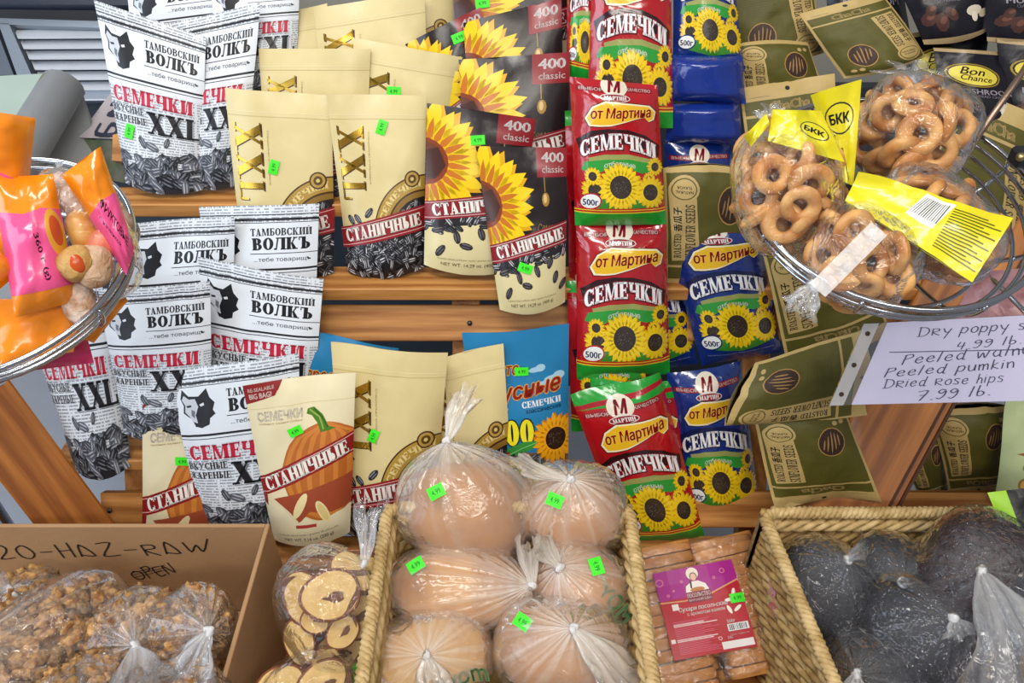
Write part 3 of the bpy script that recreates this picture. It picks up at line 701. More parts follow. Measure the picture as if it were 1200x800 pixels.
def pumpkin_design():
    d = Design(1.5, M('#e8dcb4', .34, bump=.22, bscale=22, var=.04, dist=.003), gloss=dict(rough=.34, var=.05))
    d.poly([(0, 1.36), (.3, 1.42), (.34, 1.5), (0, 1.5)], '#8f1c20'); d.poly([(0, 1.33), (.27, 1.38), (.3, 1.43), (0, 1.4)], '#8f1c20')
    d.text(sans('RE-SEALABLE', .02), .15, 1.45, .23, .03, '#f3e7dc', rot=2); d.text(sans('BIG BAG!', .04), .14, 1.395, .2, .045, '#f3e7dc', rot=2)
    d.text(sans('СЕМЕЧКИ', .03), .3, 1.21, .42, .08, '#f7f0dc', outline='#b99b7a', ogrow=.03)
    d.text(sans('тыквенные жареные солёные', .0), .3, 1.145, .42, .025, '#b09a72')
    d.rect(0, 1.28, 1, 1.285, '#d6c794')
    px, py, rx, ry = .72, .66, .45, .44
    d.poly([(px + rx * math.cos(a) * (1 + .02 * math.cos(8 * a)), py + ry * math.sin(a)) for a in [2 * PI * i / 36 for i in range(36)]], '#b9692a')
    for f in (-.93, -.7, -.42, -.12, .2, .5, .78):
        o = []
        for i in range(8):
            y0, y1 = -1 + i / 4, -1 + (i + 1) / 4
            x0, x1 = f * math.sqrt(max(0, 1 - y0 * y0)) , f * math.sqrt(max(0, 1 - y1 * y1))
            o.append(np.array([(px + rx * x0, py + ry * y0), (px + rx * x0 + .05, py + ry * y0), (px + rx * x1 + .05, py + ry * y1), (px + rx * x1, py + ry * y1)]))
        d.put(o, '#cf8038'); d.put([q - [.012, 0] for q in o if 1], '#a65820') if False else None
    d.poly([(.56, 1.23), (.62, 1.24), (.7, 1.17), (.76, 1.06), (.83, 1.04), (.76, 1.02), (.68, 1.02), (.65, 1.1), (.6, 1.17), (.55, 1.19)], '#4c7a1e')
    d.line([(.58, 1.22), (.67, 1.15), (.71, 1.04)], .014, '#8fae4a'); d.line([(.62, 1.225), (.7, 1.14), (.75, 1.05)], .01, '#2f5512')
    d.poly([(.14, .46), (.55, .52), (1, .6), (1, .3), (.8, .28), (.55, .32), (.42, .22), (.3, .34)], '#a14b30')
    d.poly([(0, 0), (1, 0), (1, .29), (.84, .26), (.62, .2), (.5, .26), (.4, .22), (.24, .36), (.08, .43), (0, .4)], '#ece3bf')
    d.put([ell(.44, .38, .14, .05, .95, 14)], '#efdfa8'); d.put([ell(.7, .3, .05, .13, .6, 14)], '#efdfa8'); d.put([ell(.7, .3, .035, .1, .6, 14)], '#e2cb86')
    d.poly([(0, .48), (1, .78), (1, .98), (0, .66)], '#8f1a20'); d.poly([(0, .66), (0, .4), (.05, .38), (.06, .52)], '#8f1a20')
    d.line([(0, .505), (1, .802)], .008, '#e2b0a8'); d.line([(0, .635), (1, .955)], .008, '#e2b0a8')
    d.text(slab('СТАНИЧНЫЕ', t=.3), .51, .725, .92, .13, '#f4ede2', rot=16.5, outline='#4a0d10', ogrow=.03)
    d.rect(.37, .17, .62, .2, '#b3403a')
    d.text(sans('roasted salted seeds / graines de citrouille', .0), .5, .115, .74, .022, '#6b6040', rot=2); d.text(sans('NET WT. 7.14 oz. (200 g)', .015), .5, .068, .62, .04, '#4a4433', rot=2)
    return d
def blue_design():
    d = Design(1.5, M('#2380b4', .3, bump=.2, bscale=20, var=.12, vscale=12, dist=.003), gloss=dict(rough=.3, var=.05))
    for x, y, rx, ry in ((.68, 1.13, .08, .025), (.72, 1.14, .05, .035), (.78, 1.0, .13, .02), (.84, 1.03, .09, .03), (.9, 1.05, .06, .04), (.1, .75, .12, .05), (.3, .78, .08, .04)): d.put([ell(x, y, rx, ry, .1, 12)], '#a9cfe6')
    d.text(sans('просто', .03, .3), .3, 1.13, .42, .12, '#d8582a', outline='#f0d15a', ogrow=.04)
    d.text(sans('Вкусные', .04, .3), .5, .93, .84, .2, '#c83a26', rot=6, outline='#ecb24c', ogrow=.04)
    d.text(slab('СЕМЕЧКИ'), .72, .82, .4, .06, '#eef3f6', rot=3); d.text(sans('классические', .01), .74, .755, .36, .035, '#143a52', rot=3)
    d.poly([(0, 0), (1, 0), (1, .3), (.5, .36), (0, .3)], '#7d5a34')
    d.text(slab('500', t=.3, s=.14), .40, .55, .46, .25, '#f1e52c', outline='#1c2230', ogrow=.05)
    d.poly([(.2, .28), (.34, .3), (.6, .38), (.72, .46), (.52, .46), (.34, .4)], '#3a9440'); d.line([(.24, .29), (.5, .4), (.7, .455)], .01, '#7cc46a')
    d.pile(.3, .8, .08, lambda x: .3, 40, .06, SEED_GREY, 6)
    d.flower(.86, .46, .26, .42, 22, '#f0a818', '#cf7a10', '#2c160e', seed_=5)
    return d
def martin_design(body, band, green, a_):
    d = Design(a_, M(body, .2, bump=.8, bscale=16, var=.1, coat=1.0, dist=.006), gloss=dict(rough=.22, var=.04, coat=.45, bump=.6, bscale=16, dist=.005))
    if green and a_ > 1.5:
        d.rect(0, 1.4, 1, 1.56, '#1f9a32'); d.poly([(0, 1.4), (1, 1.46), (1, 1.5), (0, 1.44)], '#a51624')
    d.rect(.06, 1.33, .4, 1.375, '#8f1422') ; d.rect(.6, 1.35, .92, 1.395, '#8f1422')
    d.text(sans('ВЫБОР', .03), .22, 1.352, .26, .028, '#e9d7d2'); d.text(sans('КАЧЕСТВО', .03), .76, 1.372, .28, .028, '#e9d7d2')
    d.put([ell(.48, 1.39, .15, .095, 0, 18)], '#e6dcc8'); d.text(sans('М', .06, .2), .48, 1.39, .15, .11, '#9c1830')
    d.put([ell(.48, 1.285, .17, .04, 0, 16)], '#e6dcd6'); d.put([ell(.48, 1.285, .16, .033, 0, 16)], '#8a1526'); d.text(slab('МАРТИН'), .48, 1.285, .25, .038, '#f2ebe6')
    # golden scroll with the maker's name
    sw = [(.16, 1.08), (.24, 1.18), (.38, 1.235), (.55, 1.23), (.72, 1.225), (.86, 1.22), (.93, 1.17), (.9, 1.1), (.84, 1.08), (.8, 1.12), (.7, 1.1), (.55, 1.06), (.42, 1.03), (.3, 1.02), (.2, 1.02)]
    c = np.mean(sw, 0)
    d.poly([tuple(c + (np.array(p) - c) * [1.08, 1.22]) for p in sw], '#2a1208' if not green else '#5a0d0c'); d.poly([tuple(c + (np.array(p) - c) * [1.05, 1.14]) for p in sw], '#f4ecc8'); d.poly(sw, '#eebc24')
    d.text(sans('от Мартина', .045, .25), .545, 1.135, .68, .125, '#b3251c', rot=4, outline='#f6e27a', ogrow=.03)
    d.poly([(.04, .87), (.2, .96), (.38, .99), (.6, .99), (.8, .94), (.97, .84), (.95, .72), (.8, .8), (.55, .85), (.3, .83), (.08, .74)], '#2c1016' if green else '#0e1c4c')
    d.text(slab('СЕМЕЧКИ', t=.27, s=.12), .5, .835, .84, .155, '#f4f2f4', warp=lambda q: -.42 * q * q + .04, outline=band, ogrow=.07)
    d.poly([(.2, .56), (.16, .7), (.34, .74), (.6, .75), (.86, .7), (.82, .56), (.6, .62), (.36, .62)], '#9aa05a')
    d.poly([(.12, .66), (.34, .69), (.6, .7), (.84, .66), (.9, .58), (.74, .56), (.6, .6), (.34, .59), (.24, .54), (.08, .58)], '#2f9a3a')
    d.text(sans('отборные', .03), .5, .64, .34, .065, '#f2f5ea', warp=lambda q: -.1 * q * q + .01)
    d.flower(.22, .38, .16, .45, 16, seed_=1); d.flower(.2, .52, .1, .45, 14, seed_=2); d.flower(.9, .62, .11, .42, 14, seed_=7); d.flower(.82, .5, .08, .42, 14, seed_=6)
    d.poly([(.1, .2), (.5, .14), (.9, .2), (.8, .3), (.2, .3)], '#3b8a2c')
    d.flower(.83, .36, .19, .45, 18, seed_=4); d.flower(.5, .42, .26, .46, 24, seed_=8)
    d.put([ell(.17, .27, .12, .085, .2, 18)], band if not green else '#b01a26'); d.put([ell(.17, .27, .105, .07, .2, 18)], '#eef0ee'); d.text(sans('500г', .04), .17, .26, .16, .06, '#1c2a66')
    if green:
        d.rect(0, .16, 1, .2, '#c23018'); d.rect(0, .145, 1, .158, '#ecca3a'); d.rect(0, .175, 1, .185, '#ecca3a'); d.rect(0, 0, 1, .145, '#1f9c30')
    else:
        d.text(sans('семечки подсолнечника жареные отборные', .0), .5, .12, .8, .016, '#9fb2dd')
    return d
def chacha_design():
    KR = '#c2a76a'
    d = Design(1.38, M(KR, .62, bump=.5, bscale=30, var=.1, dist=.003), gloss=dict(rough=.6, var=.12, bump=.4, bscale=30)); OL = '#585317'
    d.rect(.03, 1.08, .97, 1.22, OL); d.rect(.03, .05, .97, 1.05, OL); d.put([ell(.5, 1.31, .025, .022, 0, 12)], '#1b1710')
    d.text(sans('ChaCha', .05), .5, 1.15, .42, .09, KR); d.rect(.1, 1.255, .3, 1.26, '#8a7a52')
    d.poly([(.65, .98), (.66, .7), (.67, .45), (.68, .22), (.96, .22), (.95, .45), (.94, .75), (.93, 1.0)], KR)
    BR = '#2a2413'
    d.text(slab('SUNFLOWER SEEDS', t=.22, s=.12), .745, .66, .62, .1, BR, rot=-90)
    d.text(slab('ROASTED', t=.22, s=.12), .875, .82, .28, .075, BR, rot=-90); d.text(sans('香瓜子', .04), .875, .52, .26, .085, BR, rot=-90)
    d.put([ell(.8, .2, .16, .13, .2, 20)], KR); d.put([ell(.8, .2, .135, .105, .2, 20)], OL); d.put([ell(.8, .2, .122, .094, .2, 20)], KR)
    d.text(sans('NATURAL', .02), .8, .225, .18, .03, BR); d.text(sans('FLAVOR', .02), .8, .18, .15, .03, BR)
    d.put([ell(.3, .36, .15, .215, -.15, 18)], '#b58a4a'); d.put([ell(.3, .36, .14, .2, -.15, 18)], '#3a241a')
    for k in (-.08, -.04, 0, .045, .085): d.put([ell(.3 + k, .36 + k * .2, .008, .17 - abs(k), -.15 - k, 8)], '#a9824c')
    R_ = random.Random(2)
    for i in range(9): d.rect(.18, .66 + i * .035, .18 + R_.uniform(.22, .36), .664 + i * .035, '#45481a')
    for x in (.12, .2): d.put([ell(x, .12, .03, .025, 0, 10)], KR)
    return d
def bread_design():   # dark packets of bread crisps
    d = Design(1.3, M('#12111c', .3, bump=.35, bscale=24, dist=.003), gloss=dict(rough=.34, var=.05))
    d.rect(0, 0, 1, .06, '#b39a72'); d.rect(0, 1.24, 1, 1.3, '#b39a72')
    for r, c in ((1, '#a58a2a'), (.94, '#2a1a10'), (.88, '#e6d44c')): d.put([ell(.42, .86, .34 * r, .2 * r ** 1.4, -.12, 24)], c)
    d.text(sans('Bon', .02, .3), .4, .93, .3, .13, '#2a160e', rot=-5); d.text(sans('Chance', .02, .3), .44, .81, .38, .1, '#2a160e', rot=-5)
    d.text(sans('MUSHROOM', .02), .52, .58, .7, .085, '#cfc8d2'); d.text(sans('OATBREAD CRISPS', .01), .52, .5, .5, .04, '#a59db0')
    for x, y, r in ((.15, .3, .11), (.28, .24, .12), (.42, .32, .1), (.2, .4, .08)): d.put([ell(x, y, r, r * .7, x * 5, 9)], '#4a2c26'); d.put([ell(x + .02, y + .02, r * .5, r * .3, x * 3, 7)], '#6f4638')
    d.put([ell(.72, .33, .11, .07, .1, 14)], '#d9cdb8'); d.put([ell(.72, .25, .045, .07, .1, 10)], '#e8dfcc'); d.put([ell(.86, .28, .08, .055, .4, 12)], '#c4b49a')
    return d
def nut_design():
    d = Design(1.3, M('#c2d09c', .4, bump=.4, bscale=20, var=.1, dist=.004), gloss=dict(rough=.4, var=.05))
    for x, y, r, a in ((.25, .5, .09, .3), (.42, .42, .1, .9), (.2, .3, .09, 1.4), (.36, .24, .1, .2), (.55, .3, .09, .7)):
        d.put([ell(x, y, r, r * .7, a, 14)], '#a5793c'); d.put([ell(x, y, r * .78, r * .5, a, 12)], '#dcb85e')
    d.poly([(.12, .62), (.3, .7), (.44, .62), (.32, .6)], '#9a6238')
    return d
def fruit_design(kind):
    OR, PK = '#f08a12', '#e8558e'
    d = Design(1.4, M(OR, .22, bump=.35, bscale=22, var=.1, coat=.4, dist=.004), gloss=dict(rough=.24, var=.05, coat=.3))
    if kind == 0:
        d.poly([(0, .22), (1, .2), (1, 1.02), (.7, 1.05), (.4, 1.0), (0, 1.04)], PK)
        d.put([ell(.85, .78, .15, .26, .2, 20)], '#e0a030'); d.put([ell(.86, .8, .09, .17, .2, 16)], '#c8521c')
        d.text(sans('360 г (g)', .03), .56, .55, .5, .1, '#5c1236', rot=-80)
    elif kind == 1:
        d.poly([(0, 0), (1, 0), (1, .8), (.45, .86), (0, .82)], PK)
        d.text(sans('ФРУКТОВЫЕ', .04), .62, .52, .72, .17, '#4c1030', rot=-68); d.text(sans('с начинкой', .02), .36, .5, .5, .08, '#4c1030', rot=-68)
    else:
        d.poly([(0, .3), (1, .1), (1, .5), (0, .8)], PK)
    return d
D_WOLF = wolf_design(); D_GOLD = gold_design(); D_CLAS = classic_design(); D_PUMP = pumpkin_design(); D_BLUE = blue_design()
D_RED = martin_design('#b3101c', '#7d0f1e', True, 1.55); D_RED2 = martin_design('#b3101c', '#7d0f1e', True, 1.44); D_NAVY = martin_design('#12307e', '#16275e', False, 1.5)
D_CHA = chacha_design(); D_BREAD = bread_design(); D_NUT = nut_design(); D_FR = [fruit_design(i) for i in range(3)]
D_PLAIN = Design(1.0, M('#16328a', .2, bump=.45, bscale=18, var=.1, coat=.5, dist=.005), nu=10, nv=8)
# ---------------------------------------------------------------- setting: floor, walls, the wooden rack
def structure(name, mb, **k): o = mb.build(name, None, **k); o['kind'] = 'structure'; return o
mb = MB(); mb.box((0, .6, -.05), 7, 6, .1, M('#aeb3bf', .5, var=.12, vscale=3)); structure('floor', mb)
mb = MB(); mb.box((0, 2.35, 1.4), 7, .1, 3, M('#a9a79c', .8, var=.05, vscale=4)); structure('wall_back', mb)
WOOD = wood('#cf9350', '#9c6128', 'wx', 0); WOODY = wood('#b8722e', '#8a4c18', 'wy', 2); WOODV = wood('#c88c4c', '#a2682e', 'wz', 2)
DARKW = wood('#a86a30', '#6e3d14', 'wd', 0)
K0, L0 = .439, math.radians(35)
def frame_y(z): return K0 + math.tan(L0) * z
rack = empty('display_rack', (0, .75, .2), 'slatted pine display rack leaning back under all the packets', 'rack')
def slat_box(name, x0, x1, yc, zc, dy, dz, rot=0.0, mat=None, nail=()):
    mb = MB(); c, s = math.cos(rot), math.sin(rot); R_ = np.array([[1, 0, 0], [0, c, -s], [0, s, c]])
    mb.box(((x0 + x1) / 2, yc, zc), x1 - x0, dy, dz, mat or WOOD, R_, .0015)
    o = mb.build(name, rack, ((x0 + x1) / 2, yc, zc))
    for xx, yy in nail:
        nb = MB(); P = np.array([xx, yc, zc]) + R_ @ np.array([0, -dy / 2 - .0004, yy]); ax = R_ @ np.array([0, -1.0, 0])
        nb.tube([P, P + ax * .0016], .0042, M('#5b544c', .4, metal=.8), 12)
        n_ = nb.build('nail_head', o, P)
    return o
XL, XR = -.67, .98
for yi, z, d, x0, x1 in ((1.123, .977, .055, XL, -.05), (1.051, .875, .062, -.31, XR), (.894, .651, .055, -.72, -.02), (.798, .514, .062, XL, XR)):
    slat_box('shelf_slat', x0, x1, yi - d / 2, z - .011, d, .022)
for py, zz in ((378, None), (596, None)):
    a = PITCH + math.atan((py - 400) / FPX); t = math.tan(a); y = (K0 + math.tan(L0) * 1.6) / (1 + math.tan(L0) * t); z = 1.6 - t * y
    nl = {378: ((-.0675, 0), (.72, 0)), 596: ((-.655, .0), (.2, 0))}.get(py, ())
    slat_box('back_slat', XL, XR, y, z, .018, .058, -L0, nail=nl)
def strut(x, w=.045, z0=.28, z1=.9, mat=None):
    mb = MB(); c, s = math.cos(-L0), math.sin(-L0); R_ = np.array([[1, 0, 0], [0, c, -s], [0, s, c]])
    zc = (z0 + z1) / 2; yc = frame_y(zc) + .04
    mb.box((x, yc, zc), w, .03, (z1 - z0) / math.cos(L0), mat or WOODV, R_, .0015); mb.build('upright', rack, (x, yc, zc))
for x in (-.075, .40, -.62): strut(x)
def board(p0, p1, d0, d1, wd, th, mat, nrm, groove=None):
    A = at_depth(*p0, d0); B = at_depth(*p1, d1); ax = unit(B - A); n = unit(nrm - ax * np.dot(nrm, ax)); s = np.cross(n, ax)
    L_ = np.linalg.norm(B - A); mb = MB(); mb.box((0, 0, 0), wd, th, L_, mat, None, .003)
    if groove:
        for g_ in (groove, groove + .012): mb.box((g_, th * .5 - .001, 0), .004, .004, L_ * .99, M('#4a250c', .7))
    o = mb.build('side_board', None, (0, 0, 0)); o.parent = rack; o.location = ((A + B) / 2 - np.array(rack.location)).tolist()
    o.rotation_euler = Matrix([[s[i], n[i], ax[i]] for i in range(3)]).to_euler(); return o
board((-110, 352), (130, 668), 1.1, 1.28, .088, .03, WOODY, unit(CAM - at_depth(40, 520, 1.2)))
board((1271, 78), (957, 660), 1.22, 1.22, .118, .03, WOODY, unit(CAM - at_depth(1100, 400, 1.15) + np.array([.35, 0, 0])), .048)
# the bench the baskets stand on
bench = empty('low_bench', (0, .4, .2), 'low slatted pine bench under the baskets and the cardboard box', 'bench')
for i in range(7):
    mb = MB(); y = .10 + i * .1; mb.box((.1, y, .452), 1.9, .085, .02, DARKW, bev=.002); mb.build('slat', bench, (.1, y, .452))
for x in (-.8, .1, 1.0):
    mb = MB(); mb.box((x, .4, .22), .05, .66, .44, DARKW, bev=.003); mb.build('trestle', bench, (x, .4, .22))
# dull blue sheet behind the rack: shaded wall and blue bags as one dark colour
mb = MB(); mb.box((.1, 1.72, .45), 2.6, .03, .9, M('#3d4650', .8, var=.3, vscale=6)); structure('gap_shade_sheet', mb)

# ---------------------------------------------------------------- packets
seedn = [0]
def P(des, quad, k, lab, sticker=None, **kw):
    name, cat, grp = NAMES[id(des)]; seedn[0] += 1
    kw.setdefault('seed', seedn[0])
    return pouch(name, lab, cat, grp, quad, des, k=k, sticker=sticker, **kw)
NAMES = {id(D_WOLF): ('newspaper_print_seed_bag', 'seed bag', 'newspaper-print seed bags'), id(D_GOLD): ('beige_seed_pouch', 'seed pouch', 'beige seed pouches with gold letters'),
         id(D_CLAS): ('sunflower_seed_pouch', 'seed pouch', 'dark seed pouches with a big sunflower'), id(D_PUMP): ('pumpkin_seed_pouch', 'seed pouch', 'pumpkin seed pouches'),
         id(D_BLUE): ('blue_seed_pouch', 'seed pouch', 'sky blue seed pouches'), id(D_RED): ('red_seed_packet', 'seed packet', 'glossy red seed packets'), id(D_RED2): ('red_seed_packet', 'seed packet', 'glossy red seed packets'),
         id(D_NAVY): ('blue_seed_packet', 'seed packet', 'glossy blue seed packets'), id(D_PLAIN): ('blue_seed_packet', 'seed packet', 'glossy blue seed packets'),
         id(D_CHA): ('olive_paper_seed_bag', 'seed bag', 'olive and kraft paper seed bags'), id(D_BREAD): ('dark_crisp_packet', 'crisp packet', 'dark bread crisp packets'),
         id(D_NUT): ('pale_green_nut_packet', 'nut packet', None)}
# newspaper-print bags
P(D_WOLF, [(112, 0), (240, 44), (238, 222), (149, 214)], .735, 'big newspaper-print seed bag standing beside the grey counter, with a green sticker', (153, 156, 75))
P(D_WOLF, [(184, 30), (305, 3), (287, 212), (222, 214)], .75, 'newspaper-print seed bag just behind and beside the stickered one, tilted')
P(D_WOLF, [(148, -33), (262, -50), (255, 120), (160, 130)], .80, 'newspaper-print seed bag cut by the top edge, behind the stickered one')
P(D_WOLF, [(246, -38), (353, -46), (345, 110), (260, 120)], .79, 'newspaper-print seed bag at the top edge beside the beige pouches')
P(D_WOLF, [(230, 244), (376, 237), (366, 428), (262, 432)], .674, 'newspaper-print seed bag highest under the shelf edge, behind a flatter one')
P(D_WOLF, [(148, 262), (277, 253), (268, 440), (160, 448)], .66, 'newspaper-print seed bag just above and behind the basket rim of orange sweets')
P(D_WOLF, [(230, 302), (379, 327), (366, 500), (250, 495)], .645, 'newspaper-print seed bag tilted down, its wolf head showing over the middle of the pile')
P(D_WOLF, [(10, 318), (118, 305), (153, 545), (92, 552)], .606, 'lowest newspaper-print seed bag, its bottom of grey seeds above the side board')
P(D_WOLF, [(116, 338), (245, 330), (249, 506), (146, 508)], .598, 'newspaper-print seed bag with red letters, second from the basket of sweets')
P(D_WOLF, [(196, 438), (352, 411), (348, 618), (240, 624)], .576, 'slanted newspaper-print seed bag squeezed between the two pumpkin pouches')
# beige pouches
P(D_GOLD, [(262, 103), (389, 112), (391, 318), (288, 322)], .7125, 'beige pouch with gold letters and a green sticker, beside newspaper-print bags', (320, 195, 72), T=.022)
P(D_GOLD, [(384, 110), (500, 112), (496, 312), (408, 318)], .7105, 'beige pouch with gold letters beside the dark sunflower pouches, on the shelf edge', (448, 151, 70), T=.024)
P(D_GOLD, [(302, 57), (434, 57), (428, 240), (315, 240)], .755, 'beige pouch, front one of the second row, above the one with the tilted sticker')
P(D_GOLD, [(413, 44), (542, 67), (520, 245), (420, 240)], .762, 'beige pouch sloping down to the dark pouches, sticker half hidden', (462, 109, 0))
P(D_GOLD, [(300, 20), (384, 4), (382, 200), (312, 205)], .80, 'beige pouch at the very back next to the newspaper-print bag')
P(D_GOLD, [(368, 10), (498, -12), (503, 180), (388, 190)], .79, 'beige pouch at the very back, wide top seam wrinkled')
P(D_GOLD, [(430, -60), (535, -50), (525, 120), (440, 120)], .82, 'beige pouch cut by the top edge behind the dark pouches')
P(D_GOLD, [(386, 403), (525, 413), (508, 616), (405, 622)], .59, 'beige pouch in the lower row beside the big pumpkin pouch', (438, 511, 68), T=.024)
P(D_GOLD, [(482, 430), (590, 402), (602, 600), (500, 608)], .618, 'beige pouch in the lower row beside the sky blue one, leaning')
# dark sunflower pouches
P(D_CLAS, [(557, 172), (664, 172), (662, 354), (586, 362)], .655, 'lowest dark sunflower pouch, hanging over the shelf edge', (616, 315, -15))
P(D_CLAS, [(500, 121), (628, 139), (604, 316), (497, 310)], .69, 'dark sunflower pouch between a beige pouch and the lowest sunflower pouch', (560, 166, 5))
P(D_CLAS, [(537, 70), (668, 61), (662, 250), (548, 256)], .725, 'dark sunflower pouch third up from the shelf edge')
P(D_CLAS, [(543, 27), (658, -3), (662, 185), (555, 195)], .76, 'dark sunflower pouch fourth up, tilted, above the level one')
P(D_CLAS, [(474, 52), (563, 8), (610, 170), (520, 205)], .775, 'steeply tilted dark sunflower pouch behind the fourth one', (537, 43, 20))
P(D_CLAS, [(528, -40), (672, -75), (664, 100), (540, 115)], .80, 'dark sunflower pouch cut by the top edge', (566, 4, 10))
# pumpkin, sky blue
P(D_PUMP, [(285, 451), (417, 436), (410, 622), (321, 632)], .552, 'beige pouch with a whole orange pumpkin, beside the cardboard box', (347, 504, 25), T=.024)
P(D_PUMP, [(170, 471), (290, 462), (280, 650), (165, 662)], .588, 'beige pumpkin pouch half hidden by a newspaper-print bag and the cardboard box', (213, 542, -8))
P(D_BLUE, [(541, 391), (667, 381), (665, 560), (565, 566)], .634, 'sky blue pouch with large yellow 500 beside the red packets', (611, 437, 0))
P(D_BLUE, [(343, 387), (468, 406), (455, 580), (360, 585)], .640, 'sky blue pouch of which only the top shows above beige and pumpkin pouches')
# glossy red and blue packets
P(D_RED, [(665, -80), (715, -80), (700, 100), (664, 90)], .73, 'red packet seen edge on at the top of the red column', style='pillow')
P(D_RED2, [(694, -60), (786, -50), (788, 150), (688, 145)], .71, 'red packet highest of the red column, behind the others', style='pillow', T=.022)
P(D_RED, [(662, 130), (760, 130), (775, 350), (668, 360)], .70, 'red packet underneath, its side showing beside the sunflower pouches', style='pillow')
P(D_RED2, [(668, 90), (771, 100), (780, 262), (674, 264)], .658, 'second red packet from the top, green foot folded over the next', style='pillow', T=.026)
P(D_RED, [(664, 330), (760, 330), (775, 500), (670, 505)], .67, 'red packet lying underneath the middle one', style='pillow')
P(D_RED2, [(675, 262), (780, 262), (785, 438), (676, 442)], .66, 'red packet in the middle of the column, above the slanted one', style='pillow', T=.026)
P(D_RED, [(692, 445), (792, 448), (818, 610), (705, 610)], .635, 'red packet mostly hidden under the lowest one', style='pillow')
P(D_RED, [(668, 462), (773, 436), (826, 630), (734, 640)], .612, 'lowest red packet, slanted with its green top seam showing', style='pillow', T=.026)
P(D_NAVY, [(790, -85), (853, -85), (873, 84), (788, 76)], .725, 'blue packet highest of the blue column', style='pillow', T=.022)
P(D_PLAIN, [(786, 64), (870, 66), (874, 122), (784, 118)], .712, 'blue packet seen at its folded foot, under the highest one', style='pillow', T=.026)
P(D_PLAIN, [(784, 122), (868, 118), (868, 170), (780, 166)], .718, 'blue packet squashed between the folded one and the gold-lettered one', style='pillow', T=.026)
P(D_NAVY, [(778, 166), (858, 168), (862, 330), (778, 330)], .73, 'blue packet whose gold lettering peeps out above an olive bag', style='pillow')
P(D_NAVY, [(775, 255), (885, 248), (916, 412), (822, 428)], .685, 'blue packet under an olive bag, only its sunflowers showing', style='pillow', T=.03)
P(D_NAVY, [(700, 300), (788, 290), (818, 425), (730, 440)], .70, 'blue packet showing a corner beside the red column', style='pillow')
P(D_NAVY, [(781, 436), (868, 424), (891, 602), (802, 602)], .64, 'lowest blue packet with gold scroll lettering, beside an olive bag', style='pillow', T=.026)
# olive paper bags: quads run TL, TR, BR, BL of the print, so turned bags start elsewhere
def olive(img, turn, k, lab, **kw):
    q = img[-turn % 4:] + img[:-turn % 4] if turn else img
    q = [img[(i + turn) % 4] for i in range(4)]
    kw.setdefault('T', .026); kw.setdefault('wr', 1.9); P(D_CHA, q, k, lab, **kw)
olive([(845, -30), (950, -50), (965, 62), (862, 75)], 0, .80, 'olive paper bag against the wall at the top, beside the blue packets')
olive([(858, 52), (948, 50), (978, 150), (868, 135)], 2, .755, 'upside-down olive bag lying behind the one with the punched header')
olive([(868, 104), (978, 86), (988, 240), (882, 250)], 0, .725, 'olive bag with a punched kraft header behind the bags of bagels')
olive([(938, 16), (1032, -10), (1086, 66), (988, 92)], 0, .735, 'olive bag with one big brown seed, beside the dark crisp packets')
olive([(1108, 88), (1222, 140), (1190, 330), (1085, 280)], 0, .70, 'olive bag seen through the wire basket, beside the side board')
olive([(777, 197), (882, 200), (890, 343), (781, 344)], 2, .675, 'upside-down olive bag in the gap beside the red column, above the blue packet')
olive([(892, 292), (990, 250), (1046, 392), (926, 432)], 2, .66, 'olive bag running down behind the wire basket of bagels')
olive([(884, 424), (1014, 388), (1018, 488), (850, 500)], 1, .51, 'olive bag turned on its side under the handwritten sign')
olive([(882, 487), (990, 478), (1030, 584), (906, 592)], 2, .53, 'olive bag standing on the rim of the basket of dark bags', T=.03, back=1.0)
olive([(1046, 515), (1102, 500), (1114, 584), (1080, 588)], 2, .68, 'narrow olive bag just inside the side board, behind its neighbour')
olive([(1089, 482), (1180, 474), (1184, 576), (1116, 585)], 2, .655, 'olive bag between the side board and the pale green packet', T=.03)
P(D_BREAD, [(1062, 40), (1160, 26), (1150, 140), (1060, 150)], .765, 'dark crisp packet mostly covered, between the big-seed olive bag and the yellow oval')
P(D_BREAD, [(960, -70), (1050, -75), (1070, 60), (975, 60)], .79, 'dark crisp packet at the very back beyond the big-seed olive bag')
P(D_BREAD, [(1030, -70), (1165, -75), (1158, 36), (1082, 52)], .735, 'dark crisp packet with a mushroom picture at the top edge')
P(D_BREAD, [(1150, -60), (1262, -60), (1262, 50), (1158, 48)], .72, 'dark crisp packet in the top corner of the rack')
P(D_BREAD, [(1096, 56), (1188, 62), (1196, 150), (1100, 140)], .715, 'dark crisp packet with a yellow oval, above the wire basket')
P(D_BREAD, [(1170, 45), (1290, 60), (1280, 150), (1180, 150)], .71, 'dark crisp packet cut by the side edge, oval just visible')
P(D_NUT, [(1176, 455), (1285, 440), (1285, 615), (1166, 585)], .60, 'pale green packet with nuts printed on it, at the side edge', wr=2.5, T=.03)
# the black packet with a lime strip in the dark basket
D_LIME = Design(.6, M('#17181a', .35, bump=.2), gloss=dict(rough=.4)); D_LIME.rect(0, 0, .17, .6, '#9fd51c'); D_LIME.put([ell(.42, .3, .02, .02, 0, 8)], '#e8e8e8')
pouch('black_packet', 'black packet with a lime green side strip, lying at the basket corner', 'packet', None, [(1157, 577), (1290, 560), (1320, 680), (1196, 670)], D_LIME, depth=1.03, T=.012, seed=77)
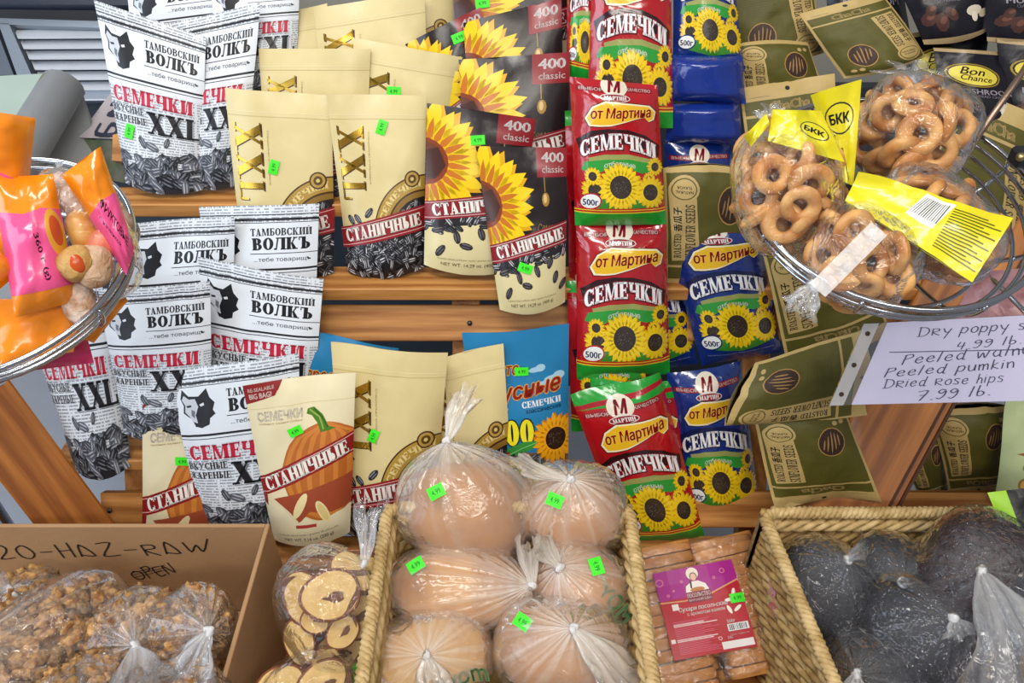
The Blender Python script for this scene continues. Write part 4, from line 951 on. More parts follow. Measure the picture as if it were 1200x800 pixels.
# ---------------------------------------------------------------- generic soft bodies
def sph_noise(dirs, seed, octv=((2.1, .5), (4.7, .25))):
    R_ = np.random.RandomState(seed); o = np.zeros(len(dirs))
    for f, a in octv:
        for _ in range(4):
            w_ = R_.randn(3); w_ /= np.linalg.norm(w_); o += a / 4 * np.sin(dirs @ w_ * f * 2 + R_.uniform(0, 6))
    return o
def sphere_grid(nu=24, nv=14):
    a = np.linspace(0, 2 * PI, nu, endpoint=False); b = np.linspace(0, PI, nv)
    A, B = np.meshgrid(a, b, indexing='ij')
    return np.stack([np.sin(B) * np.cos(A), np.sin(B) * np.sin(A), np.cos(B)], 2)
def view_axes(c, rx, ry, rz, ang=0):
    """ellipsoid axes: rx across, ry up the picture plane, rz in depth, given in metres"""
    f = unit(c - CAM); x = unit(np.cross(f, [0, 0, 1.0])); y = np.cross(x, f); a = math.radians(ang)
    return np.stack([(x * math.cos(a) + y * math.sin(a)) * rx, (-x * math.sin(a) + y * math.cos(a)) * ry, -f * rz], 1)
def blob(c, A, mat, seed=1, lump=.06, squ=1.0, nu=26, nv=16, mb=None, fn=None):
    D_ = sphere_grid(nu, nv); d = D_.reshape(-1, 3)
    q = np.sign(d) * np.abs(d) ** squ
    r = 1 + lump * sph_noise(d, seed)
    if fn is not None: r = r * fn(d)
    G = (c + (q * r[:, None]) @ A.T).reshape(D_.shape)
    mb = mb or MB(); mb.grid(G, mat, closed_u=True); return mb
def tied_bag(c, A, knot, tail, film_mat, seed=1, pleats=17, tail_r=.03, squ=.85, parent=None, lump=.05, amp=.05):
    """film hull gathered to a knot, plus the flaring tail beyond it; returns the hull object (tail and knot are its children)"""
    Ai = np.linalg.inv(A); q = Ai @ (knot - c); pole = unit(q); h = np.array([0, 0, 1.0]) if abs(pole[2]) < .9 else np.array([1.0, 0, 0])
    e1 = unit(np.cross(pole, h)); e2 = np.cross(pole, e1); nu, nv = 96, 30
    R_ = np.random.RandomState(seed)
    ph = np.linspace(0, 2 * PI, nu, endpoint=False)[:, None]; s = (np.linspace(0.0, 1, nv) ** 1.3)[None, :]
    th = s * PI
    d = np.cos(th)[..., None] * pole + np.sin(th)[..., None] * (np.cos(ph)[..., None] * e1 + np.sin(ph)[..., None] * e2)
    dd = d.reshape(-1, 3); qd = np.sign(dd) * np.abs(dd) ** squ
    r = 1 + lump * sph_noise(dd, seed)
    fall = np.exp(-s * 4.5) * np.clip(s * 12, 0, 1)
    pl = np.sin(pleats * ph + 2.0 * np.sin(2 * ph + R_.uniform(0, 6)) + R_.uniform(0, 6)) * .6 + .4 * np.sin((pleats * 1.7) * ph // 1 * 1 + R_.uniform(0, 6))
    r = r + (amp * pl * fall + .008 * np.sin(pleats * ph * 2 + 9 * s) * np.exp(-s * 2)).reshape(-1)
    E_ = (c + (qd * r[:, None]) @ A.T).reshape(d.shape)
    w_ = np.clip(1 - s / .36, 0, 1) ** 1.6; w_ = np.broadcast_to(w_[..., None], d.shape[:2] + (1,))
    G = E_ * (1 - w_) + knot * w_
    mb = MB(); mb.grid(G, film_mat, closed_u=True)
    ks = R_.rand(nu, 1); ks = (ks + np.roll(ks, 1, 0) * .6) / 1.6; streak = np.clip(ks * 2.6 - 1.0, 0, 1) * np.exp(-s * (2.2 + 5 * R_.rand(nu, 1)))
    base = np.clip(1 - s / .34, 0, 1) ** 1.7 * (.62 + .38 * pl) + .55 * streak
    extra = .25 * np.clip(R_.rand(nu, nv), 0, 1) * np.clip(1.2 - s * 1.6, 0, 1)
    mb.dens = np.clip(base + extra * .4, 0, 1).reshape(-1)
    hull = mb.build('plastic_film', parent, c if parent is None else None)
    root = parent or hull
    # tail
    ax = tail - knot; L_ = np.linalg.norm(ax); t = ax / L_; h = np.array([0, 0, 1.0]) if abs(t[2]) < .9 else np.array([1.0, 0, 0])
    a1 = unit(np.cross(t, h)); a2 = np.cross(t, a1); n1, n2 = 44, 12; ph = np.linspace(0, 2 * PI, n1, endpoint=False)[:, None]; s = np.linspace(0, 1, n2)[None, :]
    rr = (.004 + tail_r * .8 * s ** .8) * (1 + .42 * np.sin(7 * ph + R_.uniform(0, 6) + 2 * s) * s ** .5 + .2 * np.sin(3 * ph + 7 * s))
    flat = .38; s = s * (1 + .16 * np.sin(2 * ph + R_.uniform(0, 6)) + .1 * np.sin(5 * ph))
    off = .16 * L_ * np.sin(s * 2.6 + R_.uniform(0, 6)) * s
    Gt = knot + (s * L_)[..., None] * t + (rr * np.cos(ph))[..., None] * a1 + (rr * np.sin(ph) * flat + off)[..., None] * a2
    mb = MB(); mb.grid(Gt, CRINK() if film_mat == CLEAR() else film_mat, closed_u=True); mb.dens = np.clip(.62 - .5 * s + .22 * np.sin(11 * ph), 0, 1).reshape(-1)
    mb.build('bag_tail', root)
    mb = blob(knot, np.eye(3) * .0065, WHITEF(), seed, .8, nu=14, nv=9); mb.dens = np.ones(len(mb.v)) * .5
    mb.build('knot', root)
    return hull
def m_px(r, d): return r * d / FPX

# ---------------------------------------------------------------- bread in the first woven basket
CRUST = M('#b67c34', .55, bump=.12, bscale=40, col2='#96601f', vscale=12, dist=.002)
CRUST2 = M('#cf9a50', .5, bump=.25, bscale=60, col2='#9c6222', vscale=14, dist=.002)
CRUST3 = M('#e4ba64', .5, bump=.1, bscale=50, col2='#c48c40', vscale=9, dist=.002)
def bread_bag(px, py, d, rx, ry, rz, ang, knot, tail, seed, loaf, blabel, stick=None, crust=None, fn=None, tail_r=.03, leaf=None, lx=.86, down=0.0):
    c = at_depth(px, py, d); A = view_axes(c, m_px(rx, d), m_px(ry, d), rz, ang)
    lc = c - np.array([0, 0, down]); LA = A * np.array([lx, .84, .84])
    mb = blob(lc, LA, crust or CRUST, seed, .04, .85, 40, 24, fn=fn)
    mb.build('bread_loaf', None, lc + [0, 0, -rz * .8], loaf, 'bread', 'loaves in the woven basket')
    r = empty('bagged_bread', c + np.array([0, 0, -rz]), blabel, 'plastic bag', 'cloudy bread bags in the woven basket')
    K = at_depth(*knot); T_ = at_depth(*tail)
    tied_bag(c, A, K, T_, FROST(), seed, 21, tail_r, parent=r, amp=.07)
    if stick:
        sx, sy, a = stick; ry_ = ray(sx, sy); ryn = unit(ry_)
        Ai = np.linalg.inv(A); o = Ai @ (CAM - c); v = Ai @ ryn; aa = v @ v; bb = 2 * o @ v; cc = o @ o - 1; disc = max(bb * bb - 4 * aa * cc, 0); t = (-bb - math.sqrt(disc)) / (2 * aa)
        Pp = CAM + ryn * (t - .007); n = unit(np.linalg.inv(A).T @ (Ai @ (Pp - c))); n = unit(n * .6 - ryn * .4); price_sticker(r, Pp, n, a, .022, .017)
    if leaf:
        lx_, ly_, txt, la = leaf; ryn = unit(ray(lx_, ly_)); Ai = np.linalg.inv(A); o = Ai @ (CAM - c); v = Ai @ ryn; aa = v @ v; bb = 2 * o @ v; cc = o @ o - 1; t = (-bb - math.sqrt(max(bb * bb - 4 * aa * cc, 0))) / (2 * aa)
        Pp = CAM + ryn * (t - .006); n = unit(-ryn); e1 = unit(np.cross([0, 0, 1.0], n)); e2 = np.cross(n, e1); ca, sa = math.cos(math.radians(la)), math.sin(math.radians(la))
        e1, e2 = e1 * ca + e2 * sa, e2 * ca - e1 * sa
        mb = MB(); gm = M('#4f7a35', .5); T2, tw, th = sans(txt, .03)
        for p in T2:
            q = (p / [tw, th] - .5) * [.05, .022]; mb.add([Pp + e1 * x + e2 * (y - 8 * x * x) for x, y in q], [tuple(range(len(q)))], gm, False)
        q = ell(-.033, 0, .009, .010, 0, 12); mb.add([Pp + e1 * x + e2 * y for x, y in q], [tuple(range(12))], gm, False)
        mb.build('green_print', r)
    return r
score = lambda d: 1 + .035 * np.sin(d[:, 0] * 16) * (d[:, 2] > -.2)
bread_bag(547, 590, 1.11, 84, 68, .07, -12, (524, 516, 1.09), (548, 458, 1.10), 3, 'round tan loaf in the tallest knotted bag', 'tallest cloudy bag in the basket, knotted upright in front of the beige pouches', (511, 576, 35), tail_r=.014, down=.018, lx=.84)
bread_bag(672, 594, 1.11, 64, 56, .065, 0, (668, 561, 1.06), (608, 544, 1.06), 4, 'small tan loaf under the slanted red packet', 'cloudy bag with its tail laid flat beneath the sky blue pouch', (650, 586, -5), tail_r=.011, down=.01, lx=.9)
bread_bag(541, 690, 1.075, 92, 52, .055, -7, (624, 686, 1.03), (618, 632, 1.02), 5, 'long pale scored loaf lying across the basket', 'long cloudy bag of scored bread lying across the basket', (487, 662, 30), CRUST2, score, tail_r=.012, lx=.9)
bread_bag(680, 686, 1.07, 60, 52, .06, -12, (656, 664, 1.02), (636, 634, 1.01), 6, 'tan loaf beside the long scored one', 'cloudy bag with a bunched white knot and green print', (699, 663, -88), tail_r=.014, leaf=(722, 706, 'YOM', -38), lx=.9)
bread_bag(504, 772, 1.03, 78, 56, .065, 0, (500, 768, .96), (508, 806, .945), 7, 'pale round bun in the lower corner of the basket', 'round cloudy bag knotted in its middle, beside the sliced roll', (424, 796, -80), CRUST3, tail_r=.02, leaf=(548, 796, 'yom', 10), lx=.88)
bread_bag(660, 762, 1.02, 84, 64, .07, 0, (672, 736, .948), (738, 806, .93), 8, 'round tan bun nearest the rusks', 'round cloudy bag with pleats spreading from its knot beside the rusks', (612, 728, 15), CRUST, tail_r=.03, lx=.9)

# ---------------------------------------------------------------- woven baskets
STRAW = M('#d2b681', .7, bump=.5, bscale=160, col2='#a98a52', vscale=55, dist=.0015)
STRAWD = M('#b99a63', .75, bump=.5, bscale=160, col2='#8d6d3c', vscale=55, dist=.0015)
def rope(pts, R_, r, pitch, strands=2, mat=None, flat=1.0, per=.004):
    P = [np.asarray(p, float) for p in pts]; seg = [np.linalg.norm(b - a) for a, b in zip(P[:-1], P[1:])]; Lt = sum(seg); n = int(Lt / per)
    mb = MB()
    for k in range(strands):
        out = []
        for i in range(n + 1):
            s = Lt * i / n; j = 0; q = s
            while j < len(seg) - 1 and q > seg[j]: q -= seg[j]; j += 1
            c = P[j] + (P[j + 1] - P[j]) * min(q / seg[j], 1); t = unit(P[j + 1] - P[j]); a = unit(np.array([0, 0, 1.0]) - t * t[2]); b = np.cross(t, a)
            g = 2 * PI * (s / pitch + k / strands)
            out.append(c + a * math.sin(g) * R_ + b * math.cos(g) * R_ * flat)
        mb.tube(out, r, mat or STRAW, 6)
    return mb
def woven_basket(label, x0, x1, y0, y1, ztop, zbot, skew=0.0):
    b = empty('woven_basket', ((x0 + x1) / 2, (y0 + y1) / 2, zbot), label, 'basket', 'woven straw baskets')
    def loop(z, ins=0.0, close=True):
        a, c = x0 + ins, x1 - ins; e, f = y0 + ins, y1 - ins
        p = [(a + skew, e + .012, z), (a, f - .012, z), (a + .012, f, z), (c - .012, f, z), (c, f - .012, z), (c + skew, e + .012, z), (c + skew - .012, e, z), (a + skew + .012, e, z)]
        return p + [p[0]]
    rope(loop(ztop), .0052, .0046, .022, 3).build('rim_rope', b)
    n = int((ztop - zbot) / .0285)
    for i in range(n):
        z = ztop - .022 - i * .0285
        rope(loop(z, .004 + .04 * (i / n) ** 2 * 0), .0072, .0048, .062, 3, STRAWD if i % 2 else STRAW, .6, .0045).build('braided_row', b)
    for (x, y) in ((x0, y1), (x1, y1), (x0 + skew, y0), (x1 + skew, y0)):
        rope([(x, y, zbot), (x, y, ztop)], .005, .005, .03, 3).build('corner_braid', b)
    mb = MB(); mb.box(((x0 + x1) / 2 + skew / 2, (y0 + y1) / 2, zbot + .004), x1 - x0, y1 - y0, .008, STRAWD); mb.build('woven_base', b)
    return b
woven_basket('woven basket heaped with cloudy bags of bread', -.170, .160, .33, .69, .725, .463, .0)
woven_basket('woven basket of dark seed bags under the olive bags', .352, .80, .30, .70, .70, .463, .038)

# ---------------------------------------------------------------- dark seed bags in the second basket
def seed_bag(px, py, d, rx, ry, rz, knot, tail, seed, label, col, ang=0, tail_r=.02, grp='clear bags of dark seeds'):
    c = at_depth(px, py, d); A = view_axes(c, m_px(rx, d), m_px(ry, d), rz, ang)
    r = empty('bag_of_dark_seeds', c + np.array([0, 0, -rz]), label, 'bag', grp)
    mb = blob(c, A * .94, col, seed, .07, .8, 40, 24); mb.build('seeds', r)['kind'] = 'stuff'
    tied_bag(c, A * 1.03, at_depth(*knot), at_depth(*tail), CLEAR(), seed, 13, tail_r, squ=.8, parent=r, lump=.07, amp=.08)
    return r
POPPY = M('#2c2e38', .5, bump=1.0, bscale=420, col2='#0d0e12', vscale=330, dist=.0015)
HIPS = M('#30151a', .4, bump=1.0, bscale=120, col2='#1d1219', vscale=90, dist=.004)
seed_bag(962, 690, 1.10, 56, 60, .05, (995, 655, 1.04), (1006, 640, .99), 21, 'bag of blue-grey seeds in the basket corner beside the rusks', POPPY, tail_r=.009)
seed_bag(1042, 676, 1.11, 50, 52, .05, (1058, 682, 1.03), (1066, 690, .98), 22, 'bag of blue-grey seeds with its knot facing up against the far rim', POPPY, tail_r=.008)
seed_bag(1142, 668, 1.05, 62, 74, .06, (1150, 668, .975), (1215, 800, .90), 23, 'bag of dark reddish fruit, its tail spreading towards the side edge', HIPS, tail_r=.075)
seed_bag(1070, 744, 1.04, 66, 66, .055, (1118, 724, .97), (1128, 745, .96), 24, 'largest bag of blue-grey seeds, in the middle of the basket', POPPY, tail_r=.018)
seed_bag(1020, 794, 1.03, 62, 52, .05, (1004, 790, .95), (1000, 830, .93), 25, 'bag of blue-grey seeds nearest the front rim', POPPY, tail_r=.02)
seed_bag(1205, 720, 1.0, 50, 60, .05, (1230, 740, .95), (1250, 760, .94), 26, 'bag of speckled dark seeds under the black packet', POPPY)
seed_bag(1150, 800, 1.0, 70, 60, .05, (1170, 850, .92), (1180, 880, .92), 27, 'bag of dark fruit under the spreading tail', HIPS)

# ---------------------------------------------------------------- cardboard box with walnuts
CARD = M('#b08a62', .8, bump=.15, bscale=90, var=.07, vscale=12); CARDE = M('#9a7650', .85, var=.1)
bx = empty('cardboard_box', (-.68, .45, .465), 'open cardboard box of walnuts with handwriting inside its far wall', 'box')
BX0, BX1, BY0, BY1, BZ0, BZ1 = -1.02, -.348, .22, .69, .465, .68
mb = MB(); mb.box(((BX0 + BX1) / 2, BY1 + .004, (BZ0 + BZ1) / 2), BX1 - BX0, .006, BZ1 - BZ0, CARD, bev=.001)
def write_on(mb, T, O, ex, ez, col, x, z, w_, h_, rot=0):
    Pp, tw, th = T[:3]; r = math.radians(rot); c, s = math.cos(r), math.sin(r)
    for p in Pp:
        q = p / [tw, th] * [w_, h_]; q = np.stack([x + q[:, 0] * c - q[:, 1] * s, z + q[:, 0] * s + q[:, 1] * c], 1)
        mb.add([O + ex * a + ez * b for a, b in q], [tuple(range(len(q)))], col, False)
INK = M('#2b2622', .6)
Yb = BY1 + .0004; O = np.array([0, Yb, 0.0]); ex = np.array([1.0, 0, 0]); ez = np.array([0, 0, 1.0])
def xz(px, py): p = at_y(px, py, Yb); return p[0], p[2]
a = xz(2, 655); b = xz(246, 636)
write_on(mb, hand('20-HAZ-RAW', .09, .3), O, ex, ez, INK, a[0], a[1], b[0] - a[0], .036, 2.5)
a = xz(160, 680); b = xz(220, 655)
write_on(mb, hand('OPEN', .1, .2), O, ex, ez, INK, a[0], a[1], .07, .03, 17)
for k in range(3): write_on(mb, ([np.array([(0, 0), (1, 0), (1, 1), (0, 1.0)])], 1, 1), O, ex, ez, INK, a[0] - .002, a[1] + .007 + k * .006, .06, .0012, 20)
mb.build('back_panel', bx)
def panel(name, A_, B_, th=.006):
    mb = MB(); A_ = np.array(A_); B_ = np.array(B_); mb.box((A_ + B_) / 2, *(np.abs(B_ - A_)), CARD, bev=.001); return mb.build(name, bx)
panel('side_panel', (BX1, BY0, BZ0), (BX1 + .006, BY1 + .007, BZ1)); panel('side_panel', (BX0 - .006, BY0, BZ0), (BX0, BY1 + .007, BZ1))
panel('front_panel', (BX0, BY0 - .006, BZ0), (BX1, BY0, BZ1)); panel('base_panel', (BX0, BY0, BZ0 - .004), (BX1, BY1, BZ0 + .002))
mb = MB(); mb.box((BX1 + .0075, .33, BZ1 - .07), .001, .05, .14, film('tape', '#e8d6b8', .35, .1, .1)); mb.build('tape_strip', bx)
# walnut kernels
def walnut_mesh(seed):
    D_ = sphere_grid(12, 9); d = D_.reshape(-1, 3); R_ = np.random.RandomState(seed)
    r = 1 + .34 * sph_noise(d, seed, ((1.8, .8), (4.6, 1.5))); G = (d * r[:, None] * [.0125, .0105, .0075]).reshape(D_.shape)
    mb = MB(); mb.grid(G, M('#cfa060', .5, bump=.9, bscale=300, col2='#7a4c24', vscale=110, rnd=.38, dist=.002), closed_u=True)
    return mb.build('walnut_kernel', None, (0, 0, 0), 'walnut kernel in the clear bags inside the cardboard box', 'walnut', 'walnut kernels in the cardboard box')
kern = [walnut_mesh(s) for s in range(5)]
wbags = [(58, 752, 1.01, 98, 62, (-60, 760, .9), (-90, 790, .9), 31, 'clear walnut bag crumpled at the outer side of the box', .03),
         (160, 742, 1.04, 56, 50, (158, 756, .96), (160, 806, .9), 32, 'clear walnut bag in the middle, its gathered neck hanging forward', .028),
         (226, 740, 1.02, 50, 54, (245, 740, .945), (215, 800, .92), 33, 'clear walnut bag in the box corner, knot shining white', .022),
         (20, 715, 1.09, 55, 40, (10, 690, 1.06), (-10, 680, 1.04), 34, 'clear walnut bag at the back of the box, mostly covered', .012),
         (80, 826, .95, 70, 42, (85, 850, .88), (90, 880, .88), 35, 'clear walnut bag at the bottom edge, barely showing', .02),
         (226, 822, .95, 44, 40, (226, 850, .88), (220, 880, .88), 36, 'clear walnut bag at the bottom edge in the box corner', .02)]
RW = np.random.RandomState(5); used = set(); first = True; nkern = 0; cand = []
for (px, py, d, rx, ry, kn, tl, sd, lab, trd) in wbags:
    c = at_depth(px, py, d); A = view_axes(c, m_px(rx, d), m_px(ry, d), .05)
    r = empty('bag_of_walnuts', c - np.array([0, 0, .05]), lab, 'bag', 'clear bags of walnuts')
    tied_bag(c, A * 1.03, at_depth(*kn), at_depth(*tl), CRINK(), sd, 15, trd * 1.3, squ=.85, parent=r, amp=.12, lump=.09)
    f = unit(CAM - c); pts = []
    for _ in range(4000):
        dd = unit(RW.randn(3)); Pn = unit(np.linalg.inv(A).T @ dd)
        if Pn @ f < .02: continue
        Pp = c + A @ (np.sign(dd) * np.abs(dd) ** .85 * .86)
        if all(np.linalg.norm(Pp - q) > .0125 for q in pts): pts.append(Pp)
    for Pp in pts: cand.append((Pp, sd))
    mb = blob(c, A * .80, M('#6e4a2a', .8, bump=1, bscale=130, col2='#a87c48', vscale=90), sd, .05); mb.build('walnut_kernels', r)['kind'] = 'stuff'
def topx(Pp):
    X = Pp - CAM; dd = X @ FW; return 600 + FPX * (X @ RT) / dd, 400 + FPX * (X @ DN) / dd
cand = [p for p in cand if p[0][0] < BX1 - .014 and -6 < topx(p[0])[0] < 330 and 660 < topx(p[0])[1] < 806]
cand.sort(key=lambda p: p[0] @ FW)
WHERE = {31: 'crumpled walnut bag at the outer side of the box', 32: 'middle walnut bag of the box', 33: 'walnut bag in the box corner', 34: 'covered walnut bag at the back of the box', 35: 'walnut bag at the bottom edge', 36: 'walnut bag at the bottom edge in the corner'}
kl = {i: False for i in range(5)}
for i, (Pp, sd) in enumerate(cand[:300]):
    k = kern[i % 5]; rot = tuple(RW.uniform(0, 6, 3)); sc = RW.uniform(.8, 1.15)
    if i < 5: k.location = Pp.tolist(); k.rotation_euler = rot
    else: k = dup(k, Pp, rot, scale=(sc, sc, sc))
    k['label'] = 'crinkled brown walnut kernel in the ' + WHERE[sd]; k['group'] = 'kernels in the ' + WHERE[sd]
if len(cand) > 300:
    mb = MB(); src = kern[0].data; V0 = np.array([v.co for v in src.vertices]); F0 = [tuple(p.vertices) for p in src.polygons]
    for Pp, sd in cand[300:]:
        a = RW.uniform(0, 6); R2 = np.array(Matrix.Rotation(a, 3, Vector(unit(RW.randn(3)))))
        mb.add(V0 @ R2.T + Pp, F0, src.materials[0])
    o = mb.build('loose_walnut_kernels', None, None, 'remaining walnut kernels further down in the box', 'walnut', None, 'stuff')
# ---------------------------------------------------------------- packet of rusks
A0 = at_plane(742, 645, np.array([0, .70, .575]), unit([0, -.42, .9])); 
PN = unit([0, -.42, .9]); PP = np.array([0, .70, .575])
q = [at_plane(*p, PP, PN) for p in ((738, 640), (880, 622), (942, 772), (762, 830))]
TLr, TRr, BRr, BLr = q; exr = unit((TRr - TLr) + (BRr - BLr)); upr = unit((TLr - BLr) + (TRr - BRr)); nr = unit(np.cross(exr, upr)); 
if nr[2] < 0: nr = -nr
upr = np.cross(nr, exr)
cen = sum(q) / 4; Wr = (np.linalg.norm(TRr - TLr) + np.linalg.norm(BRr - BLr)) / 2; Hr = np.linalg.norm((TLr + TRr - BLr - BRr) / 2)
RUSK = M('#cd9048', .6, bump=.5, bscale=120, col2='#ac6c2c', vscale=30, rnd=.1, dist=.002); RUSKC = M('#e4b870', .75, bump=.7, bscale=200, col2='#c48d4c', vscale=60, dist=.002)
def rusk():
    w_, h_, t = Wr / 2 * .96, .04, Hr / 13 * .93; prof = []
    for i in range(18):   # rounded top crust, flat foot
        a = PI * i / 17; prof.append((math.cos(a) * w_ / 2 * (1 if abs(math.cos(a)) < .98 else .97), max(0, math.sin(a)) ** .42 * h_ * .55))
    prof += [(-w_ / 2 * .97, -h_ * .4), (w_ / 2 * .97, -h_ * .4)]
    prof = np.array(prof); n = len(prof); mb = MB(); Bv = lambda x, y, z: np.array([x, y, z])
    rings = [(-t / 2, .955), (-t / 2 + .0012, 1.0), (t / 2 - .0012, 1.0), (t / 2, .955)]
    vs = []
    for yy, s in rings:
        for p in prof: vs.append((p[0] * s, yy, p[1] * s))
    fs = []
    for a in range(3):
        for i in range(n): fs.append((a * n + i, a * n + (i + 1) % n, (a + 1) * n + (i + 1) % n, (a + 1) * n + i))
    mb.add(vs, fs, RUSK); mb.add(vs[:n], [tuple(range(n))], RUSKC, False); mb.add(vs[-n:], [tuple(range(n))[::-1]], RUSKC, False)
    return mb.build('rusk', None, (0, 0, 0), 'golden brown rusk in the two rows of the wrapped packet', 'rusk', 'rusks in the wrapped packet')
R0 = rusk(); Rm = Matrix(((exr[0], upr[0], nr[0]), (exr[1], upr[1], nr[1]), (exr[2], upr[2], nr[2]))); Rr = random.Random(4)
first = True
ORD = 'first second third fourth fifth sixth seventh eighth ninth tenth eleventh twelfth thirteenth'.split()
for row in range(13):
    f = 1 - (row + .5) / 13
    Lc = BLr * (1 - f) + TLr * f; Rc = BRr * (1 - f) + TRr * f
    for s in (0, 1):
        pos = Lc * (.75 - .5 * s) + Rc * (.25 + .5 * s) - nr * (.018 + Rr.uniform(0, .003)) + exr * Rr.uniform(-.002, .002)
        tilt = Matrix.Rotation(Rr.uniform(-.05, .05) + .10, 3, 'X') @ Matrix.Rotation(Rr.uniform(-.03, .03), 3, 'Z'); e = (Rm @ tilt).to_euler()
        if first: R0.location = pos.tolist(); R0.rotation_euler = e; first = False; last = R0
        else: last = dup(R0, pos, e)
        last['label'] = 'golden rusk in the wrapped packet, %s row, %s from its top end' % (('bread side', 'seed side')[s], ORD[row])
pk = empty('rusk_packet', cen - nr * .05, 'clear wrapped packet of rusks with a magenta and red label', 'packet')
nu, nv = 26, 40; G = np.zeros((nu + 1, nv + 1, 3))
Rn = np.random.RandomState(6)
for i in range(nu + 1):
    for j in range(nv + 1):
        u_, v_ = i / nu, j / nv; p = (BLr * (1 - u_) + BRr * u_) * (1 - v_) + (TLr * (1 - u_) + TRr * u_) * v_
        h_ = .0095 * (abs(math.sin(2 * PI * u_)) ** .35) + .0012 * math.sin(v_ * 13 * 2 * PI) + Rn.uniform(-.0005, .0005) - .045 * max(0, abs(u_ - .5) * 2 - .93) / .07 - .04 * max(0, abs(v_ - .5) * 2 - .95) / .05
        p = cen + (p - cen) * 1.01; G[i, j] = p + nr * h_
mb = MB(); mb.grid(G, film('wrap', '#fffdfa', .03, .3, .07, .1, 60, .8)); mb.dens = np.zeros(len(mb.v)); mb.build('plastic_wrap', pk)
# label on the wrap
lq = [at_plane(*p, cen + nr * .0125, nr) for p in ((765, 672), (857, 655), (888, 757), (790, 774))]
DL = Design(1.12, M('#b80f28', .35, var=.04), nu=6, nv=6, gloss=dict(rough=.35, var=.03))
DL.rect(0, .74, 1, 1.12, '#a8168a'); DL.poly([(0, .74), (.3, .72), (.6, .74), (1, .86), (1, .70), (.6, .66), (.3, .68), (0, .70)], '#b80f28'); DL.line([(0, .72), (.3, .7), (.62, .735), (1, .86)], .018, '#e0a070')
for x, y, r_ in ((.05, .98, .05), (.84, 1.0, .035), (.2, .85, .015), (.32, .95, .02), (.72, .93, .02), (.12, .8, .02)): DL.put(arcs(x, y, r_, r_, .012, .012, 0, 360, 12), '#d6789a')
# emblem: woman in a tall white headdress holding a loaf
DL.put([ell(.47, 1.03, .075, .08, 0, 16)], '#f2e6d8'); DL.put([ell(.475, .99, .045, .055, 0, 14)], '#2b1a16'); DL.put([ell(.475, .985, .036, .048, 0, 14)], '#eac2a4')
DL.poly([(.34, .78), (.36, .88), (.44, .93), (.52, .93), (.6, .88), (.63, .8)], '#f4efe8'); DL.poly([(.42, .95), (.44, .93), (.43, .84), (.41, .85)], '#2b1a16')
DL.put([ell(.49, .82, .09, .03, 0, 12)], '#c07a34'); DL.rect(.34, .66, .64, .8, '#7d0f3a')
DL.text(slab('ПОСОЛЬСТВО') if False else sans('ПОСОЛЬСТВО', .05), .49, .755, .28, .055, '#f2dcd8'); DL.text(sans('ВКУСНОЙ ЕДЫ', .04), .49, .695, .27, .038, '#f2dcd8')
DL.text(sans('Сухари посольские', .04, .15), .5, .59, .6, .07, '#f4ece8'); DL.text(sans('с ароматом ванили', .03), .52, .52, .46, .045, '#f4ece8')
for i, (x, y) in enumerate(((.83, .62), (.9, .7), (.95, .6), (.9, .5), (.8, .5))): DL.put([ell(x, y, .06, .022, 1.25 * i, 10)], '#f4efe4')
DL.rect(.13, .6, .21, .68, '#efe6e4'); DL.rect(.02, .2, .07, .25, '#efe6e4')
Rq = random.Random(9)
for i in range(22):
    if i in (2, 3, 12, 13): c_, hh = '#f0d6d6', .012
    else: c_, hh = '#d8607e', .007
    DL.rect(.09, .45 - i * .019, .09 + Rq.uniform(.34, .56), .45 - i * .019 + hh, c_)
DL.text(sans('500г', .03), .78, .36, .1, .04, '#f0e4e4'); DL.rect(.72, .235, .97, .325, '#eef0f2')
x = .735
while x < .95: w_ = Rq.choice((.004, .008, .012)); DL.rect(x, .245, x + w_, .315, '#22252c'); x += w_ + Rq.choice((.006, .01))
DL.text(sans('Срок годности', .02), .84, .19, .22, .025, '#f0d6d6'); DL.text(sans('ЕАС', .03), .72, .165, .06, .035, '#f0e4e4'); DL.rect(.6, .03, .98, .12, '#f2efee')
DL.put(arcs(.6, .17, .025, .025, .008, .008, 0, 360, 8), '#f0d6d6')
G = MB(); lg = np.zeros((7, 7, 3))
for i in range(7):
    for j in range(7): u_, v_ = i / 6, j / 6; lg[i, j] = (lq[3] * (1 - u_) + lq[2] * u_) * (1 - v_) + (lq[0] * (1 - u_) + lq[1] * u_) * v_ + nr * .0012 * math.sin(u_ * 6 + v_ * 4)
G.grid(lg, DL.base); G.grid(lg - nr * .0005, DL.base)
pu_, pf, pm, po, mats = DL.finish(); Pp = lerp_grid(lg, pu_[:, 0], pu_[:, 1]) + nr * (.0003 + po[:, None] * .000006); kk = len(G.v); G.v.extend(map(tuple, Pp.tolist())); mi = [G.mi(m) for m in mats]
G.f.extend([tuple(kk + a for a in f) for f in pf]); G.m.extend([mi[a] for a in pm]); G.smooth.extend([False] * len(pf)); G.build('paper_label', pk)
price_sticker(pk, at_plane(864, 700, cen + nr * .0155, nr), nr, 8, .021, .013)
# a second packet of rusks below
mb = MB()
R1 = dup(R0, cen - nr * .075 - upr * Hr * .44 + exr * .02, (Rm @ Matrix.Rotation(.1, 3, 'X')).to_euler(), 'rusk of the packet underneath, at the bottom edge', 'rusks of the packet underneath')
for i in range(1, 10): dup(R0, cen - nr * .062 - upr * (Hr * .52 - i * .017) + exr * (.045 if i % 2 else -.045), (Rm @ Matrix.Rotation(.1, 3, 'X')).to_euler(), 'rusk of the packet underneath, at the bottom edge', 'rusks of the packet underneath')

